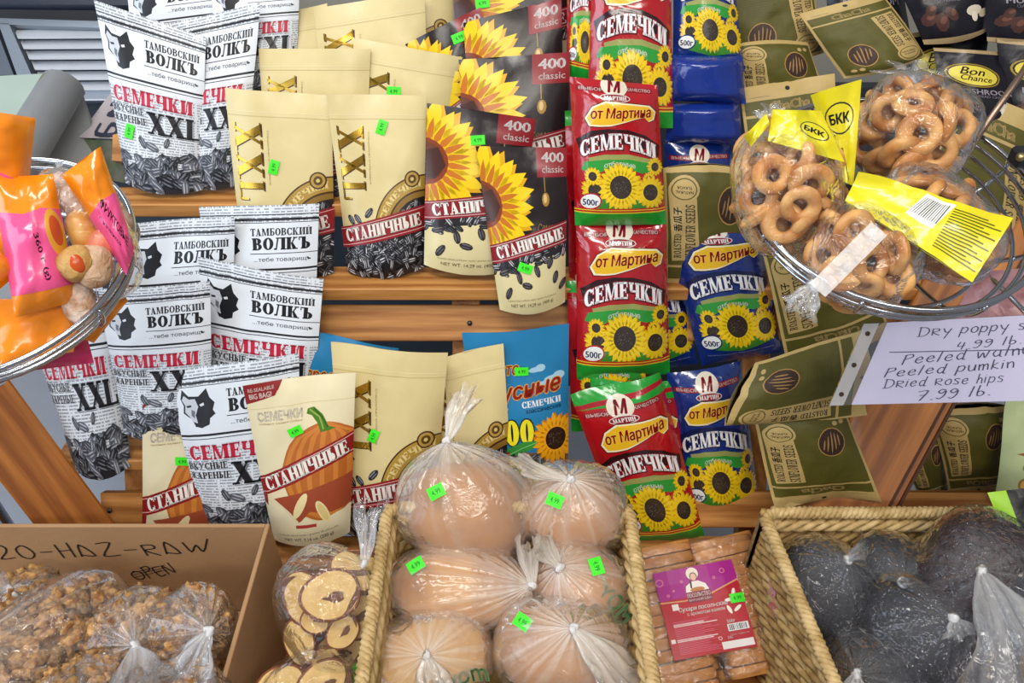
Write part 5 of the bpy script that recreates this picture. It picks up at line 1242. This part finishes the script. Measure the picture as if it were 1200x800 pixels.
# ---------------------------------------------------------------- bagged sliced roll
SL = M('#e0bd78', .75, bump=.6, bscale=180, col2='#d0a660', vscale=50, dist=.002); SB = M('#7a3f1c', .6, bump=.4, bscale=90); SW = M('#6e4226', .7, bump=.5, bscale=150)
def slice_obj(px, py, d, rx, ry, ang, lab, tilt=(0, 0), swirl=True, col=None):
    c = at_depth(px, py, d); f = unit(CAM - c + np.array([tilt[0], 0, tilt[1]]) * 1.0); x = unit(np.cross([0, 0, 1.0], f)); y = np.cross(f, x); a = math.radians(ang); x, y = x * math.cos(a) + y * math.sin(a), -x * math.sin(a) + y * math.cos(a)
    rx, ry = m_px(rx, d), m_px(ry, d); mb = MB(); n = 26; R_ = random.Random(int(px * 3 + py)); ph = R_.uniform(0, 6)
    def ringp(s, h): return [c + x * math.cos(2 * PI * i / n) * rx * s * (1 + .05 * math.sin(3 * 2 * PI * i / n + ph)) + y * math.sin(2 * PI * i / n) * ry * s * (1 + .04 * math.cos(2 * 2 * PI * i / n + ph)) + f * h for i in range(n)]
    rs = [(1, -.007), (1, .004), (.96, .007), (.89, .007)]; vs = sum([ringp(s, h) for s, h in rs], [])
    mb.add(vs, [(a_ * n + i, a_ * n + (i + 1) % n, (a_ + 1) * n + (i + 1) % n, (a_ + 1) * n + i) for a_ in range(3) for i in range(n)], SB)
    mb.add(ringp(.89, .007), [tuple(range(n))], col or SL, False); mb.add(ringp(1, -.007), [tuple(range(n))[::-1]], SL, False)
    if swirl:
        mb.add([c + x * rx * (.12 + .34 * math.cos(t) * (1 + .3 * math.sin(3 * t + ph))) + y * ry * (-.1 + .16 * math.sin(t) * (1 + .4 * math.sin(2 * t + ph))) + f * .0075 for t in [2 * PI * i / 18 for i in range(18)]], [tuple(range(18))], SW, False)
        for (t0, t1, r0) in ((.3 + ph, 2.0 + ph, .84),):
            L_ = []
            for i in range(9):
                t = t0 + (t1 - t0) * i / 8; r_ = r0 * (1 + .1 * math.sin(t * 3)); wdt = .10 * math.sin(PI * (i + .3) / 8.6)
                L_.append((t, r_, wdt))
            vs = [c + x * rx * (r_ + sg * wd_) * math.cos(t) + y * ry * (r_ + sg * wd_) * math.sin(t) + f * .0076 for t, r_, wd_ in L_ for sg in (-1, 1)]
            mb.add(vs, [(2 * i, 2 * i + 1, 2 * i + 3, 2 * i + 2) for i in range(8)], SW, False)
    return mb.build('roll_slice', None, c - np.array([0, 0, .03]), lab, 'bread slice', 'slices of sweet roll in the clear bag')
slice_obj(388, 697, 1.0, 36, 30, -10, 'largest slice of sweet roll facing out in the clear bag')
slice_obj(372, 724, 1.015, 20, 18, 0, 'small slice just below the largest one, dark rimmed'); slice_obj(402, 740, 1.01, 22, 18, 30, 'lowest slice of sweet roll, brown filling showing')
slice_obj(418, 668, 1.03, 34, 26, -30, 'slice of sweet roll at the back under the bag neck', (.1, .1)); slice_obj(355, 700, 1.035, 24, 34, 0, 'slice of sweet roll edge towards the cardboard box')
slice_obj(352, 752, 1.02, 18, 30, 15, 'yellowish slice standing beside the cardboard box', (-.2, 0), False); slice_obj(396, 766, 1.04, 34, 24, 0, 'slice of sweet roll at the foot of the clear bag', (0, .2))
slice_obj(420, 720, 1.035, 26, 30, 0, 'slice of sweet roll pressed against the woven basket')
c = at_depth(388, 712, 1.03); A = view_axes(c, m_px(62, 1.03), m_px(76, 1.03), .06, 12); r = empty('bag_of_sliced_roll', c - np.array([0, 0, .07]), 'clear bag of sliced sweet roll between the box and the bread basket', 'bag')
tied_bag(c, A, at_depth(427, 660, 1.0), at_depth(434, 596, 1.02), CLEAR(), 41, 15, .014, parent=r, amp=.06)
slice_obj(328, 806, .97, 30, 26, 10, 'pale slice at the bottom edge beside the box', swirl=False); slice_obj(380, 802, .98, 34, 28, 0, 'ring shaped slice at the bottom edge, hole in its middle')
c = at_depth(360, 812, .99); A = view_axes(c, m_px(62, .99), m_px(48, .99), .05); r = empty('bag_of_sliced_roll', c - np.array([0, 0, .06]), 'second clear bag of slices, cut by the bottom edge', 'bag')
tied_bag(c, A, at_depth(330, 860, .92), at_depth(320, 890, .92), CLEAR(), 42, 13, .02, parent=r, amp=.06)

# ---------------------------------------------------------------- wire baskets
CHROME = M('#b9bcc2', .16, metal=1.0, var=.02)
def wire_basket(px, py, d, rpx, tilt, label, drop=.055, ribs=8, roll=0):
    c = at_depth(px, py, d); r = m_px(rpx, d); a = math.radians(tilt); rl = math.radians(roll)
    R_ = np.array(Matrix.Rotation(a, 3, 'X') @ Matrix.Rotation(rl, 3, 'Y'))
    b = empty('wire_basket', c + R_ @ np.array([0, 0, -drop]), label, 'basket', 'round chrome wire baskets')
    def prof(t): return r * max(math.cos(t * PI / 2), 0) ** .5, -drop * math.sin(t * PI / 2)
    for i, t in enumerate((0, .13, .26, .40, .62, .84)):
        rr, h = prof(t); mb = MB(); n = 64
        mb.tube([c + R_ @ np.array([rr * math.cos(2 * PI * k / n), rr * math.sin(2 * PI * k / n), h]) for k in range(n)], .0031 if i == 0 else .0023, CHROME, 8, closed=True)
        mb.build('rim_wire' if i == 0 else 'ring_wire', b)
    for k in range(ribs):
        g = 2 * PI * (k + .45) / ribs; mb = MB(); pts = []
        for i in range(13):
            t = i / 12 * .985; rr, h = prof(t); pts.append(c + R_ @ np.array([(rr + .002) * math.cos(g), (rr + .002) * math.sin(g), h - .002]))
        mb.tube(pts, .0024, CHROME, 6); mb.build('rib_wire', b)
    return b, c, r, R_
wb, cR, rR, RR = wire_basket(1046, 228, .80, 168, 16, 'chrome wire basket holding the bags of bagels')
wl, cL, rL, RL_ = wire_basket(-20, 304, .80, 170, 15, 'chrome wire basket holding orange and pink sweet packets')
# stand carrying the right basket: arm and pole beyond the frame
st = empty('basket_stand', (1.12, .9, 0), 'thin metal stand whose arm slopes down to the bagel basket', 'stand')
mb = MB(); mb.tube([at_depth(1285, -60, .86), at_depth(1200, 82, .84), at_depth(1118, 200, .83)], .0034, M('#8a7466', .3, metal=.8), 8); mb.build('arm', st)
mb = MB(); pT = at_depth(1285, -60, .86); mb.tube([pT, (1.12, .9, pT[2] + .1)], .006, CHROME, 10); mb.tube([(1.12, .9, 0), (1.12, .9, pT[2] + .1)], .009, CHROME, 10); mb.build('pole', st)
mb = MB(); mb.tube([(1.12, .9, .0), (1.12, .9, .015)], .14, CHROME, 24); mb.build('foot_disc', st)
P2 = cR + RR @ np.array([rR, 0.02, 0]); mb = MB(); mb.tube([P2, (1.12, .9, P2[2])], .005, CHROME, 8); mb.build('bracket', st)
scr = at_depth(1196, 184, .80); mb = MB(); mb.box(scr, .016, .02, .018, M('#1d2026', .4), bev=.003); mb.tube([scr + unit(CAM - scr) * .008, scr + unit(CAM - scr) * .014], .0045, M('#b8a878', .3, metal=.9), 10); mb.build('clamp', st)
st2 = empty('basket_stand', (-.82, .80, 0), 'metal stand carrying the basket of orange and pink sweets', 'stand')
mb = MB(); mb.tube([(-.82, .80, 0), (-.82, .80, 1.35)], .009, CHROME, 10); mb.build('pole', st2); mb = MB(); mb.tube([(-.82, .80, 1.13), cL - [rL, 0, 0]], .005, CHROME, 8); mb.build('bracket', st2)
mb = MB(); mb.tube([(-.82, .80, .0), (-.82, .80, .015)], .14, CHROME, 24); mb.build('foot_disc', st2)

# ---------------------------------------------------------------- bagels
BG = M('#dba966', .42, bump=.15, bscale=80, col2='#a8672c', vscale=40, rnd=.14, dist=.002)
def ring_mesh(seed):
    R_ = random.Random(seed); nu, nv = 28, 12; G = np.zeros((nu, nv + 1, 3)); R1, r1 = .0138, R_.uniform(.0062, .0070)
    for i in range(nu):
        a = 2 * PI * i / nu; rr = r1 * (1 + .10 * math.sin(a + seed) + .04 * math.sin(3 * a + seed))
        for j in range(nv + 1):
            b_ = 2 * PI * j / nv; G[i, j] = ((R1 + rr * math.cos(b_)) * math.cos(a), (R1 * (1 - .08 * (seed % 2)) + rr * math.cos(b_)) * math.sin(a), rr * math.sin(b_) * .88)
    mb = MB(); mb.grid(G, BG, closed_u=True); return mb.build('bagel', None, (0, 0, 0), 'x', 'bagel', 'x')
bag0 = [ring_mesh(s) for s in range(4)]; bn = [0]
RB = np.random.RandomState(12)
def bagel_bag(px, py, d, rx, ry, rz, ang, seed, lab, blab, grp, knot, tail, tail_r=.02, fixed=(), squ=.8):
    c = at_depth(px, py, d); A = view_axes(c, m_px(rx, d), m_px(ry, d), rz, ang); Ai = np.linalg.inv(A); f = unit(CAM - c); pts = []
    def place(Pp, nrm):
        z = Vector(nrm).to_track_quat('Z', 'Y').to_euler()
        e = (Matrix(z.to_matrix()) @ Matrix.Rotation(RB.uniform(0, 6), 3, 'Z')).to_euler()
        if bn[0] < 4: o = bag0[bn[0]]; o.location = Pp.tolist(); o.rotation_euler = e; o['label'] = blab; o['group'] = grp
        else: dup(bag0[bn[0] % 4], Pp, e, blab, grp)
        bn[0] += 1
    for (fx, fy, tx, ty) in fixed:
        rn = unit(ray(fx, fy)); o = Ai @ (CAM - c); v = Ai @ rn; aa = v @ v; bb = 2 * o @ v; cc = o @ o - .72; t = (-bb - math.sqrt(max(bb * bb - 4 * aa * cc, 0))) / (2 * aa)
        Pp = CAM + rn * t; pts.append(Pp); x = np.array([1.0, 0, 0]); up = unit(np.cross(x, -rn)); place(Pp, unit(-rn + x * tx + up * ty))
    for shell, n, md in ((.80, 2500, .0215), (.5, 300, .026), (.2, 60, .026)):
        for _ in range(n):
            dd = unit(RB.randn(3)); Pp = c + A @ (dd * shell)
            if shell > .6 and (A @ dd) @ f < -.02: continue
            if all(np.linalg.norm(Pp - q_) > md for q_ in pts): pts.append(Pp); place(Pp, unit(unit(A @ dd) * RB.uniform(.1, .9) + RB.randn(3) * .6))
    r = empty('bagel_bag', c - np.array([0, 0, rz]), lab, 'bag', 'clear bags of bagels')
    tied_bag(c, A * 1.06, at_depth(*knot), at_depth(*tail), CLEAR(), seed, 13, tail_r, squ=squ, parent=r, amp=.08, lump=.06)
    return r, c, A
g1 = bagel_bag(922, 218, .79, 60, 78, .06, 18, 51, 'clear bagel bag bulging over the basket side next to the olive bags', 'small golden bagel inside the bag bulging over the basket side', 'bagels in the bulging bag', (905, 146, .78), (900, 128, .785), .012,
               [(918, 262, 0, .1), (889, 232, .2, .1), (938, 285, .1, .2), (905, 205, .5, 0), (950, 215, .2, .6), (938, 240, .3, .5)])
g2 = bagel_bag(1010, 300, .76, 62, 58, .05, -20, 52, 'clear bagel bag lying lowest in the wire basket', 'small golden bagel inside the lowest bag of the wire basket', 'bagels in the lowest bag', (955, 335, .735), (935, 365, .74), .014,
               [(966, 300, .1, 0), (1000, 270, .6, .3), (1010, 335, 0, 1.2), (1000, 352, .1, 1.4)])
g3 = bagel_bag(1068, 158, .81, 62, 66, .06, -10, 53, 'clear bagel bag with a flat top seam at the back of the wire basket', 'small golden bagel inside the back bag with the flat seam', 'bagels in the back bag', (1070, 96, .83), (1070, 84, .835), .035,
               [(1024, 140, .1, 0), (1042, 132, .3, .2), (1078, 157, 0, 0), (1098, 178, .2, .2), (1055, 178, .6, 1.0), (1035, 188, .2, 1.3), (1068, 195, .8, .8)], squ=.65)
g4 = bagel_bag(1095, 262, .77, 78, 52, .05, -25, 54, 'clear bagel bag under the yellow barcode label', 'small golden bagel inside the bag with the barcode label', 'bagels in the labelled bag', (1022, 272, .73), (1012, 280, .728), .01)
# yellow film bands
YEL = M('#ddd01c', .28, bump=.4, bscale=26, var=.06, coat=.3, dist=.004)
def band(quad, des, depth, seed, parent, T=.004, nrm=None):
    o = pouch('yellow_label', None, None, None, quad, des, depth=depth, T=T, style='flat', seed=seed, wr=1.6, back=.1, nrm=nrm)
    loc = np.array(o.location); o.parent = parent; o.location = (loc - np.array(parent.location)).tolist(); return o
gy = dict(rough=.3, var=.04, coat=.3)
def ylogo(a, cx, cy, w_, rot=0):
    d = Design(a, YEL, nu=10, nv=10, gloss=gy)
    d.put([ell(cx, cy, w_, w_ * .78, math.radians(rot), 22)], '#23261c'); d.put([ell(cx, cy, w_ * .92, w_ * .7, math.radians(rot), 22)], '#dacd1e')
    d.text(sans('БКК', .07), cx, cy, w_ * 1.35, w_ * .5, '#23261c', rot=rot); return d
DY1 = ylogo(1.7, .5, 1.15, .36); DY1.text(sans('Баранки', .03, .2), .55, .35, .6, .1, '#3a3a18', rot=-70)
DY2 = ylogo(.9, .72, .5, .22, -20); DY3 = Design(.6, YEL, nu=14, nv=9, gloss=gy)
DY3.poly([(.4, .25), (.6, .22), (.66, .55), (.46, .57)], '#f0f0ea')
x = .43; Rq = random.Random(3)
for i in range(13): s_ = i / 13; DY3.line([(.42 + s_ * .2, .30 - s_ * .02), (.47 + s_ * .17, .53 - s_ * .01)], Rq.choice((.004, .008, .006)), '#20232a')
DY3.put(arcs(.3, .14, .025, .025, .008, .008, 0, 360, 8), '#20232a'); DY3.put(arcs(.37, .12, .025, .025, .005, .005, 0, 360, 8), '#20232a'); DY3.text(sans('ЕАС', .03), .45, .11, .06, .04, '#20232a')
for i in range(15): DY3.rect(.66, .08 + i * .03, .98 - .05 * (i % 3), .09 + i * .03, '#5c5c1c')
band([(950, 112), (1010, 92), (1000, 218), (984, 210)], DY1, .752, 61, g3[0])
band([(905, 128), (962, 130), (990, 190), (900, 165)], DY2, .735, 62, g1[0])
band([(872, 160), (898, 132), (902, 145), (880, 172)], D_Y4 if False else Design(1.0, YEL, nu=6, nv=6, gloss=gy), .745, 63, g1[0])
band([(1005, 205), (1190, 252), (1140, 330), (990, 236)], DY3, .715, 64, g4[0], nrm=unit(CAM - at_depth(1090, 260, .72) + np.array([.1, .1, .3])))
mbT = MB(); a_ = at_depth(958, 340, .715); b_ = at_depth(1030, 268, .71)
G = np.zeros((14, 5, 3)); sd = unit(np.cross(b_ - a_, CAM - a_))
for i in range(14):
    for j in range(5): G[i, j] = a_ + (b_ - a_) * i / 13 + sd * (j / 4 - .5) * .018 + unit(CAM - a_) * (.002 * math.sin(i * 1.9 + j) + .003)
mbT.grid(G, WHITEF()); mbT.dens = np.zeros(len(mbT.v)) ; mbT.build('twisted_seam', g2[0])

# ---------------------------------------------------------------- sweet packets in the other wire basket
COOK = M('#a9744a', .7, bump=1.0, bscale=110, col2='#e6d6c8', vscale=60, dist=.004)
SUG = M('#d4b89c', .75, bump=1.0, bscale=120, col2='#a87850', vscale=40, dist=.004)
for i, (px, py, d, rx, ry, m_) in enumerate(((100, 235, .80, 26, 24, COOK), (128, 258, .81, 22, 24, SUG), (110, 312, .775, 26, 20, SUG), (90, 308, .765, 20, 22, M('#c8a060', .7, bump=.6, bscale=120, col2='#a87434', vscale=50)), (134, 272, .81, 18, 30, COOK), (98, 272, .785, 17, 26, M('#d8a040', .35, bump=.2, bscale=60, col2='#c06020', vscale=30)), (62, 225, .80, 28, 22, COOK), (92, 352, .79, 28, 18, COOK), (122, 285, .79, 18, 22, M('#d88468', .4, bump=.2, bscale=50, col2='#c83c2c', vscale=22)))):
    labs = ['brown sugared biscuit highest in the sweets basket', 'pale sugared biscuit beside the lettered pink packet', 'white sugared biscuit above the basket rim', 'biscuit with an orange jelly centre', 'brown biscuit pressed on the basket side', 'yellow fruit jelly beside the pink film', 'brown biscuit under the orange film', 'brown biscuit showing through the wires', 'red and cream fruit jelly in the middle']
    c = at_depth(px, py, d); mb = blob(c, view_axes(c, m_px(rx, d), m_px(ry, d), .016, i * 37), m_, 60 + i, .12, .8)
    if i == 3: mb = blob(c + unit(CAM - c) * .012, view_axes(c, .008, .011, .005), M('#c8501c', .25, var=.2), 5, .1, mb=mb)
    mb.build('biscuit', None, None, labs[i], 'biscuit', 'biscuits in the sweets basket')
c = at_depth(104, 275, .80); A = view_axes(c, m_px(46, .8), m_px(82, .8), .035, 8); r = empty('clear_sweets_bag', c - np.array([0, 0, .05]), 'clear front of the sweets bag showing sugared biscuits', 'bag')
tied_bag(c, A, at_depth(70, 205, .8), at_depth(58, 196, .8), CLEAR(), 71, 11, .01, parent=r, amp=.05)
def sweet(quad, kind, depth, lab, seed, T=.012):
    return pouch('sweets_packet', lab, 'sweets packet', 'orange and pink sweets packets', quad, D_FR[kind], depth=depth, T=T, style='pillow', seed=seed, wr=1.8)
sweet([(-10, 205), (62, 205), (92, 352), (18, 372)], 0, .755, 'pink packet with an orange top seam, in the middle of the sweets basket', 81, .02)
sweet([(72, 205), (118, 172), (158, 292), (148, 322)], 1, .775, 'packet with black lettering on pink, at the side of the sweets basket', 82)
sweet([(-60, 125), (42, 138), (30, 260), (-50, 250)], 2, .75, 'crumpled orange packet highest in the sweets basket', 83, .02)
D_OR = Design(1.0, M('#ef8a14', .22, bump=.4, bscale=22, var=.1, coat=.4, dist=.005), nu=10, nv=10); D_OR.rect(0, 0, 0.01, .01, '#f08a12')
def orange(quad, depth, lab, seed): return pouch('orange_packet_end', lab, 'sweets packet', 'orange and pink sweets packets', quad, D_OR, depth=depth, T=.008, style='pillow', seed=seed, wr=1.8)
orange([(0, 350), (96, 352), (86, 412), (-4, 428)], .785, 'orange packet lying flat behind the lowest wires', 84)
orange([(-20, 275), (24, 318), (-4, 342), (-40, 330)], .74, 'orange packet corner pointing over the pink packet', 85)
orange([(84, 392), (140, 340), (150, 352), (110, 402)], .835, 'orange packet foot poking out under the basket', 86)
D_PK = Design(1.0, M('#cf2f6a', .25, bump=.4, bscale=22, var=.2, coat=.3, dist=.005), nu=10, nv=8)
pouch('pink_packet', 'deep pink packet in the bottom of the sweets basket', 'sweets packet', 'orange and pink sweets packets', [(-20, 405), (100, 385), (110, 425), (-10, 440)], D_PK, depth=.82, T=.012, style='pillow', seed=87)
orange([(-30, 175), (34, 215), (20, 300), (-40, 300)], .77, 'orange packet tucked between the crumpled one and the pink one', 88)

# ---------------------------------------------------------------- handwritten sign
sp_ = [at_depth(*p) for p in ((1040, 378, .925), (1262, 366, .905), (1262, 468, .925), (998, 474, .95))]
sn = unit(np.cross(sp_[1] - sp_[0], sp_[3] - sp_[0])); sn = sn if sn @ (CAM - sp_[0]) > 0 else -sn
sg = empty('price_sign', sp_[3], 'handwritten white price sign in a clear punched sleeve', 'sign')
mb = MB(); mb.prism(sp_, -sn * .0008, M('#dcd8ec', .6, var=.03)); 
def onS(u_, v_): return (sp_[3] * (1 - u_) + sp_[2] * u_) * (1 - v_) + (sp_[0] * (1 - u_) + sp_[1] * u_) * v_
def uvS(px, py):   # bilinear inverse by search
    best = (9, 0, 0)
    for i in range(81):
        for j in range(61):
            p = topx(onS(i / 80 * 1.0, j / 60)); e = (p[0] - px) ** 2 + (p[1] - py) ** 2
            if e < best[0] or best[0] == 9: best = (e, i / 80, j / 60)
    return best[1], best[2]
PEN = M('#262a55', .6)
def wline(text, p0, p1, hpx, col=PEN):
    u0, v0 = uvS(*p0); u1, v1 = uvS(*p1); Pp, tw, th = hand(text, .1, .26); hv = hpx / 100.0
    for p in Pp:
        q = p / [tw, 1.0]
        mb.add([onS(u0 + (u1 - u0) * a, v0 + (v1 - v0) * a + b * hv) + sn * .0006 for a, b in q], [tuple(range(len(q)))], col, False)
wline('DRy poppy seeds', (1074, 394), (1246, 382), 7); wline('4.99 lb.', (1120, 409), (1196, 402), 6)
wline('Peeled walnuts', (1056, 426), (1232, 412), 7.5); wline('Peeled pumkin seeds', (1036, 441), (1262, 424), 7); wline('DRied Rose hips', (1034, 454), (1176, 447), 7); wline('7.99 lb.', (1074, 469), (1160, 463), 7.5)
u0, v0 = uvS(1042, 414); u1, v1 = uvS(1200, 410); mb.add([onS(u0, v0) + sn * .0006, onS(u1, v1) + sn * .0006, onS(u1, v1 + .01) + sn * .0006, onS(u0, v0 + .01) + sn * .0006], [(0, 1, 2, 3)], PEN, False)
mb.build('paper_sheet', sg)
lft = unit(sp_[3] - sp_[2]); sl = [sp_[0] + lft * .026, sp_[1], sp_[2], sp_[3] + lft * .026]
mb = MB(); mb.prism([p + sn * .0015 for p in sl], -sn * .003, film('sleeve', '#fafaff', .05, .1, .05, .08, 20, .2)); mb.dens = np.zeros(len(mb.v)); mb.build('clear_sleeve', sg)
e_ = [sl[0], sl[0] - lft * .016, sl[3] - lft * .016, sl[3]]; mb = MB(); mb.prism([p + sn * .0019 for p in e_], -sn * .0004, film('strip', '#f4f4fa', .4, .1, .04, .3, 20, .2)); mb.dens = np.zeros(len(mb.v))
for f_ in (.12, .5, .86):
    p = (sl[0] - lft * .008) * (1 - f_) + (sl[3] - lft * .008) * f_; a1 = unit(sp_[1] - sp_[0]); a2 = np.cross(sn, a1)
    k0 = len(mb.v); mb.add([p + sn * .0022 + a1 * .003 * math.cos(t) + a2 * .003 * math.sin(t) for t in [2 * PI * i / 10 for i in range(10)]], [tuple(range(10))], M('#3a2a20', .7), False)
mb.dens = np.zeros(len(mb.v)); mb.build('punched_strip', sg)
# sign support: a thin rod back to the rack
mb = MB(); mb.tube([onS(.8, .9) - sn * .004, onS(.8, .9) + np.array([.03, .25, -.05])], .003, CHROME, 8); mb.build('support_rod', sg)
# rose film bag hanging behind the sign
D_RO = Design(1.0, M('#b98a90', .35, bump=.8, bscale=30, col2='#8d5a5c', vscale=30, dist=.006), nu=10, nv=10)
pouch('rose_plastic_bag', 'dull rose plastic bag hanging between the wire basket and the sign', 'bag', None, [(1142, 318), (1245, 312), (1200, 402), (1108, 396)], D_RO, depth=1.02, T=.008, style='pillow', seed=91, wr=2)

# ---------------------------------------------------------------- counter corner: louvre, scale, tub
lv = empty('louvred_unit', at_depth(70, 115, 1.75), 'appliance with bright metal louvres behind the counter', 'appliance')
ALU = M('#9aa3ae', .35, metal=.6, var=.05); SLT = M('#e8edf4', .25, metal=.1, var=.04, spec=.8)
fD = unit(CAM - at_depth(70, 60, 1.75)) * -1
def pxprism(name, parent, pts, d, th, mat, **kw):
    q = [at_depth(x, y, d if not isinstance(d, (list, tuple)) else d[i]) for i, (x, y) in enumerate(pts)]; mb = MB(); mb.prism(q, FW * th, mat); return mb.build(name, parent, **kw)
pxprism('housing', lv, [(-60, -80), (160, -80), (160, 135), (-60, 135)], 1.82, .03, M('#1c2028', .6))
pxprism('top_frame', lv, [(-40, 20), (160, 26), (160, 34), (-40, 27)], 1.74, .03, ALU)
pxprism('side_frame', lv, [(-2, 27), (10, 27), (37, 88), (20, 88)], 1.74, .03, ALU); pxprism('bottom_frame', lv, [(60, 108), (160, 104), (160, 114), (60, 118)], 1.74, .03, ALU)
pxprism('door_frame', lv, [(-40, 30), (-6, 30), (16, 88), (-40, 88)], 1.76, .03, M('#6c747f', .4, metal=.5))
for i in range(7):
    y = 35 + i * 12.2; x0 = 17 + i * 6.6
    q0 = [at_depth(x0, y, 1.765), at_depth(160, y - 1, 1.765), at_depth(160, y + 9, 1.735), at_depth(x0 + 4, y + 10, 1.735)]
    mb = MB(); mb.prism(q0, FW * .004, SLT); mb.build('slat', lv)
# upper trim bars of the louvred unit
pxprism('top_rail', lv, [(-40, -4), (160, -6), (160, 6), (-40, 4)], 1.7, .03, M('#23283a', .4))
sc_ = empty('counter_scale', at_depth(50, 240, 1.28), 'grey weighing scale edge beside the first newspaper-print bag', 'scale')
GP = M('#83878c', .45, var=.05)
pxprism('glass_plate', sc_, [(-60, 92), (52, 86), (10, 180), (-60, 200)], (1.22, 1.3, 1.2, 1.2), .004, M('#b4c8c0', .12, var=.1, vscale=8, coat=.5))
pxprism('plate_edge', sc_, [(50, 86), (63, 86), (-2, 205), (-16, 200)], (1.28, 1.28, 1.16, 1.16), .012, M('#747562', .4))
G = np.zeros((9, 2, 3))
pA, pB = [at_depth(*p) for p in ((60, 88, 1.27), (100, 118, 1.34))], [at_depth(*p) for p in ((-12, 215, 1.12), (30, 270, 1.2))]
mb = MB(); G = np.zeros((12, 10, 3)); a0, a1 = at_depth(74, 102, 1.31), at_depth(-6, 235, 1.15); ax = unit(a1 - a0); s1 = unit(np.cross(ax, FW)); s1 = s1 if s1[0] > 0 else -s1; s2 = np.cross(ax, s1); s2 = s2 if s2 @ FW < 0 else -s2
for i in range(12):
    for j in range(10): g = -PI * .1 + PI * 1.15 * j / 9; G[i, j] = a0 + (a1 - a0) * i / 11 + s1 * .034 * math.cos(g) + s2 * .034 * math.sin(g)
mb.grid(G, GP); mb.build('rounded_edge', sc_)
pxprism('side_face', sc_, [(88, 92), (108, 150), (118, 240), (20, 260), (36, 190)], (1.34, 1.34, 1.3, 1.22, 1.26), .01, M('#8c8f90', .5, var=.06, vscale=6))
pxprism('counter_body', sc_, [(-80, 210), (60, 210), (60, 380), (-80, 380)], 1.32, .02, M('#84878a', .5))
tb = empty('clear_tub', at_depth(130, 215, 1.33), 'clear tub with a handwritten card lid behind the sweets basket', 'tub')
mb = MB(); lq_ = [at_depth(*p) for p in ((91, 161, 1.32), (136, 100, 1.42), (160, 98, 1.42), (150, 163, 1.32))]
mb.prism(lq_, FW * .003, M('#b9b0b4', .7, var=.05)); ln = unit(np.cross(lq_[1] - lq_[0], lq_[3] - lq_[0])); ln = ln if ln @ (CAM - lq_[0]) > 0 else -ln
Pp, tw, th = hand('БОN-', .2, .25); e1 = unit(at_depth(138, 108, 1.41) - at_depth(106, 155, 1.33)); e2 = unit(np.cross(ln, e1)); O_ = at_depth(106, 157, 1.328) + ln * .0012
for p in Pp:
    q_ = p / [tw, th] * [.8, .45] + [.06, .3]; mb.add([(lq_[0] * (1 - a) + lq_[1] * a) * b + (lq_[3] * (1 - a) + lq_[2] * a) * (1 - b) + ln * .002 for a, b in q_], [tuple(range(len(q_)))], M('#2c3048', .6), False)
mb.build('card_lid', tb)
mb = MB(); mb.prism([at_depth(*p) for p in ((93, 163, 1.325), (150, 165, 1.325), (150, 215, 1.325), (112, 208, 1.325))], FW * .09, M('#6f6a62', .15, col2='#3c5a3c', vscale=30, var=.3, coat=.6)); mb.build('tub_body', tb)
bl = pxprism('wooden_block', None, [(132, 158), (156, 152), (156, 190), (131, 188)], 1.27, .04, WOOD, label='small wooden block beside the stickered newspaper-print bag', cat='block')
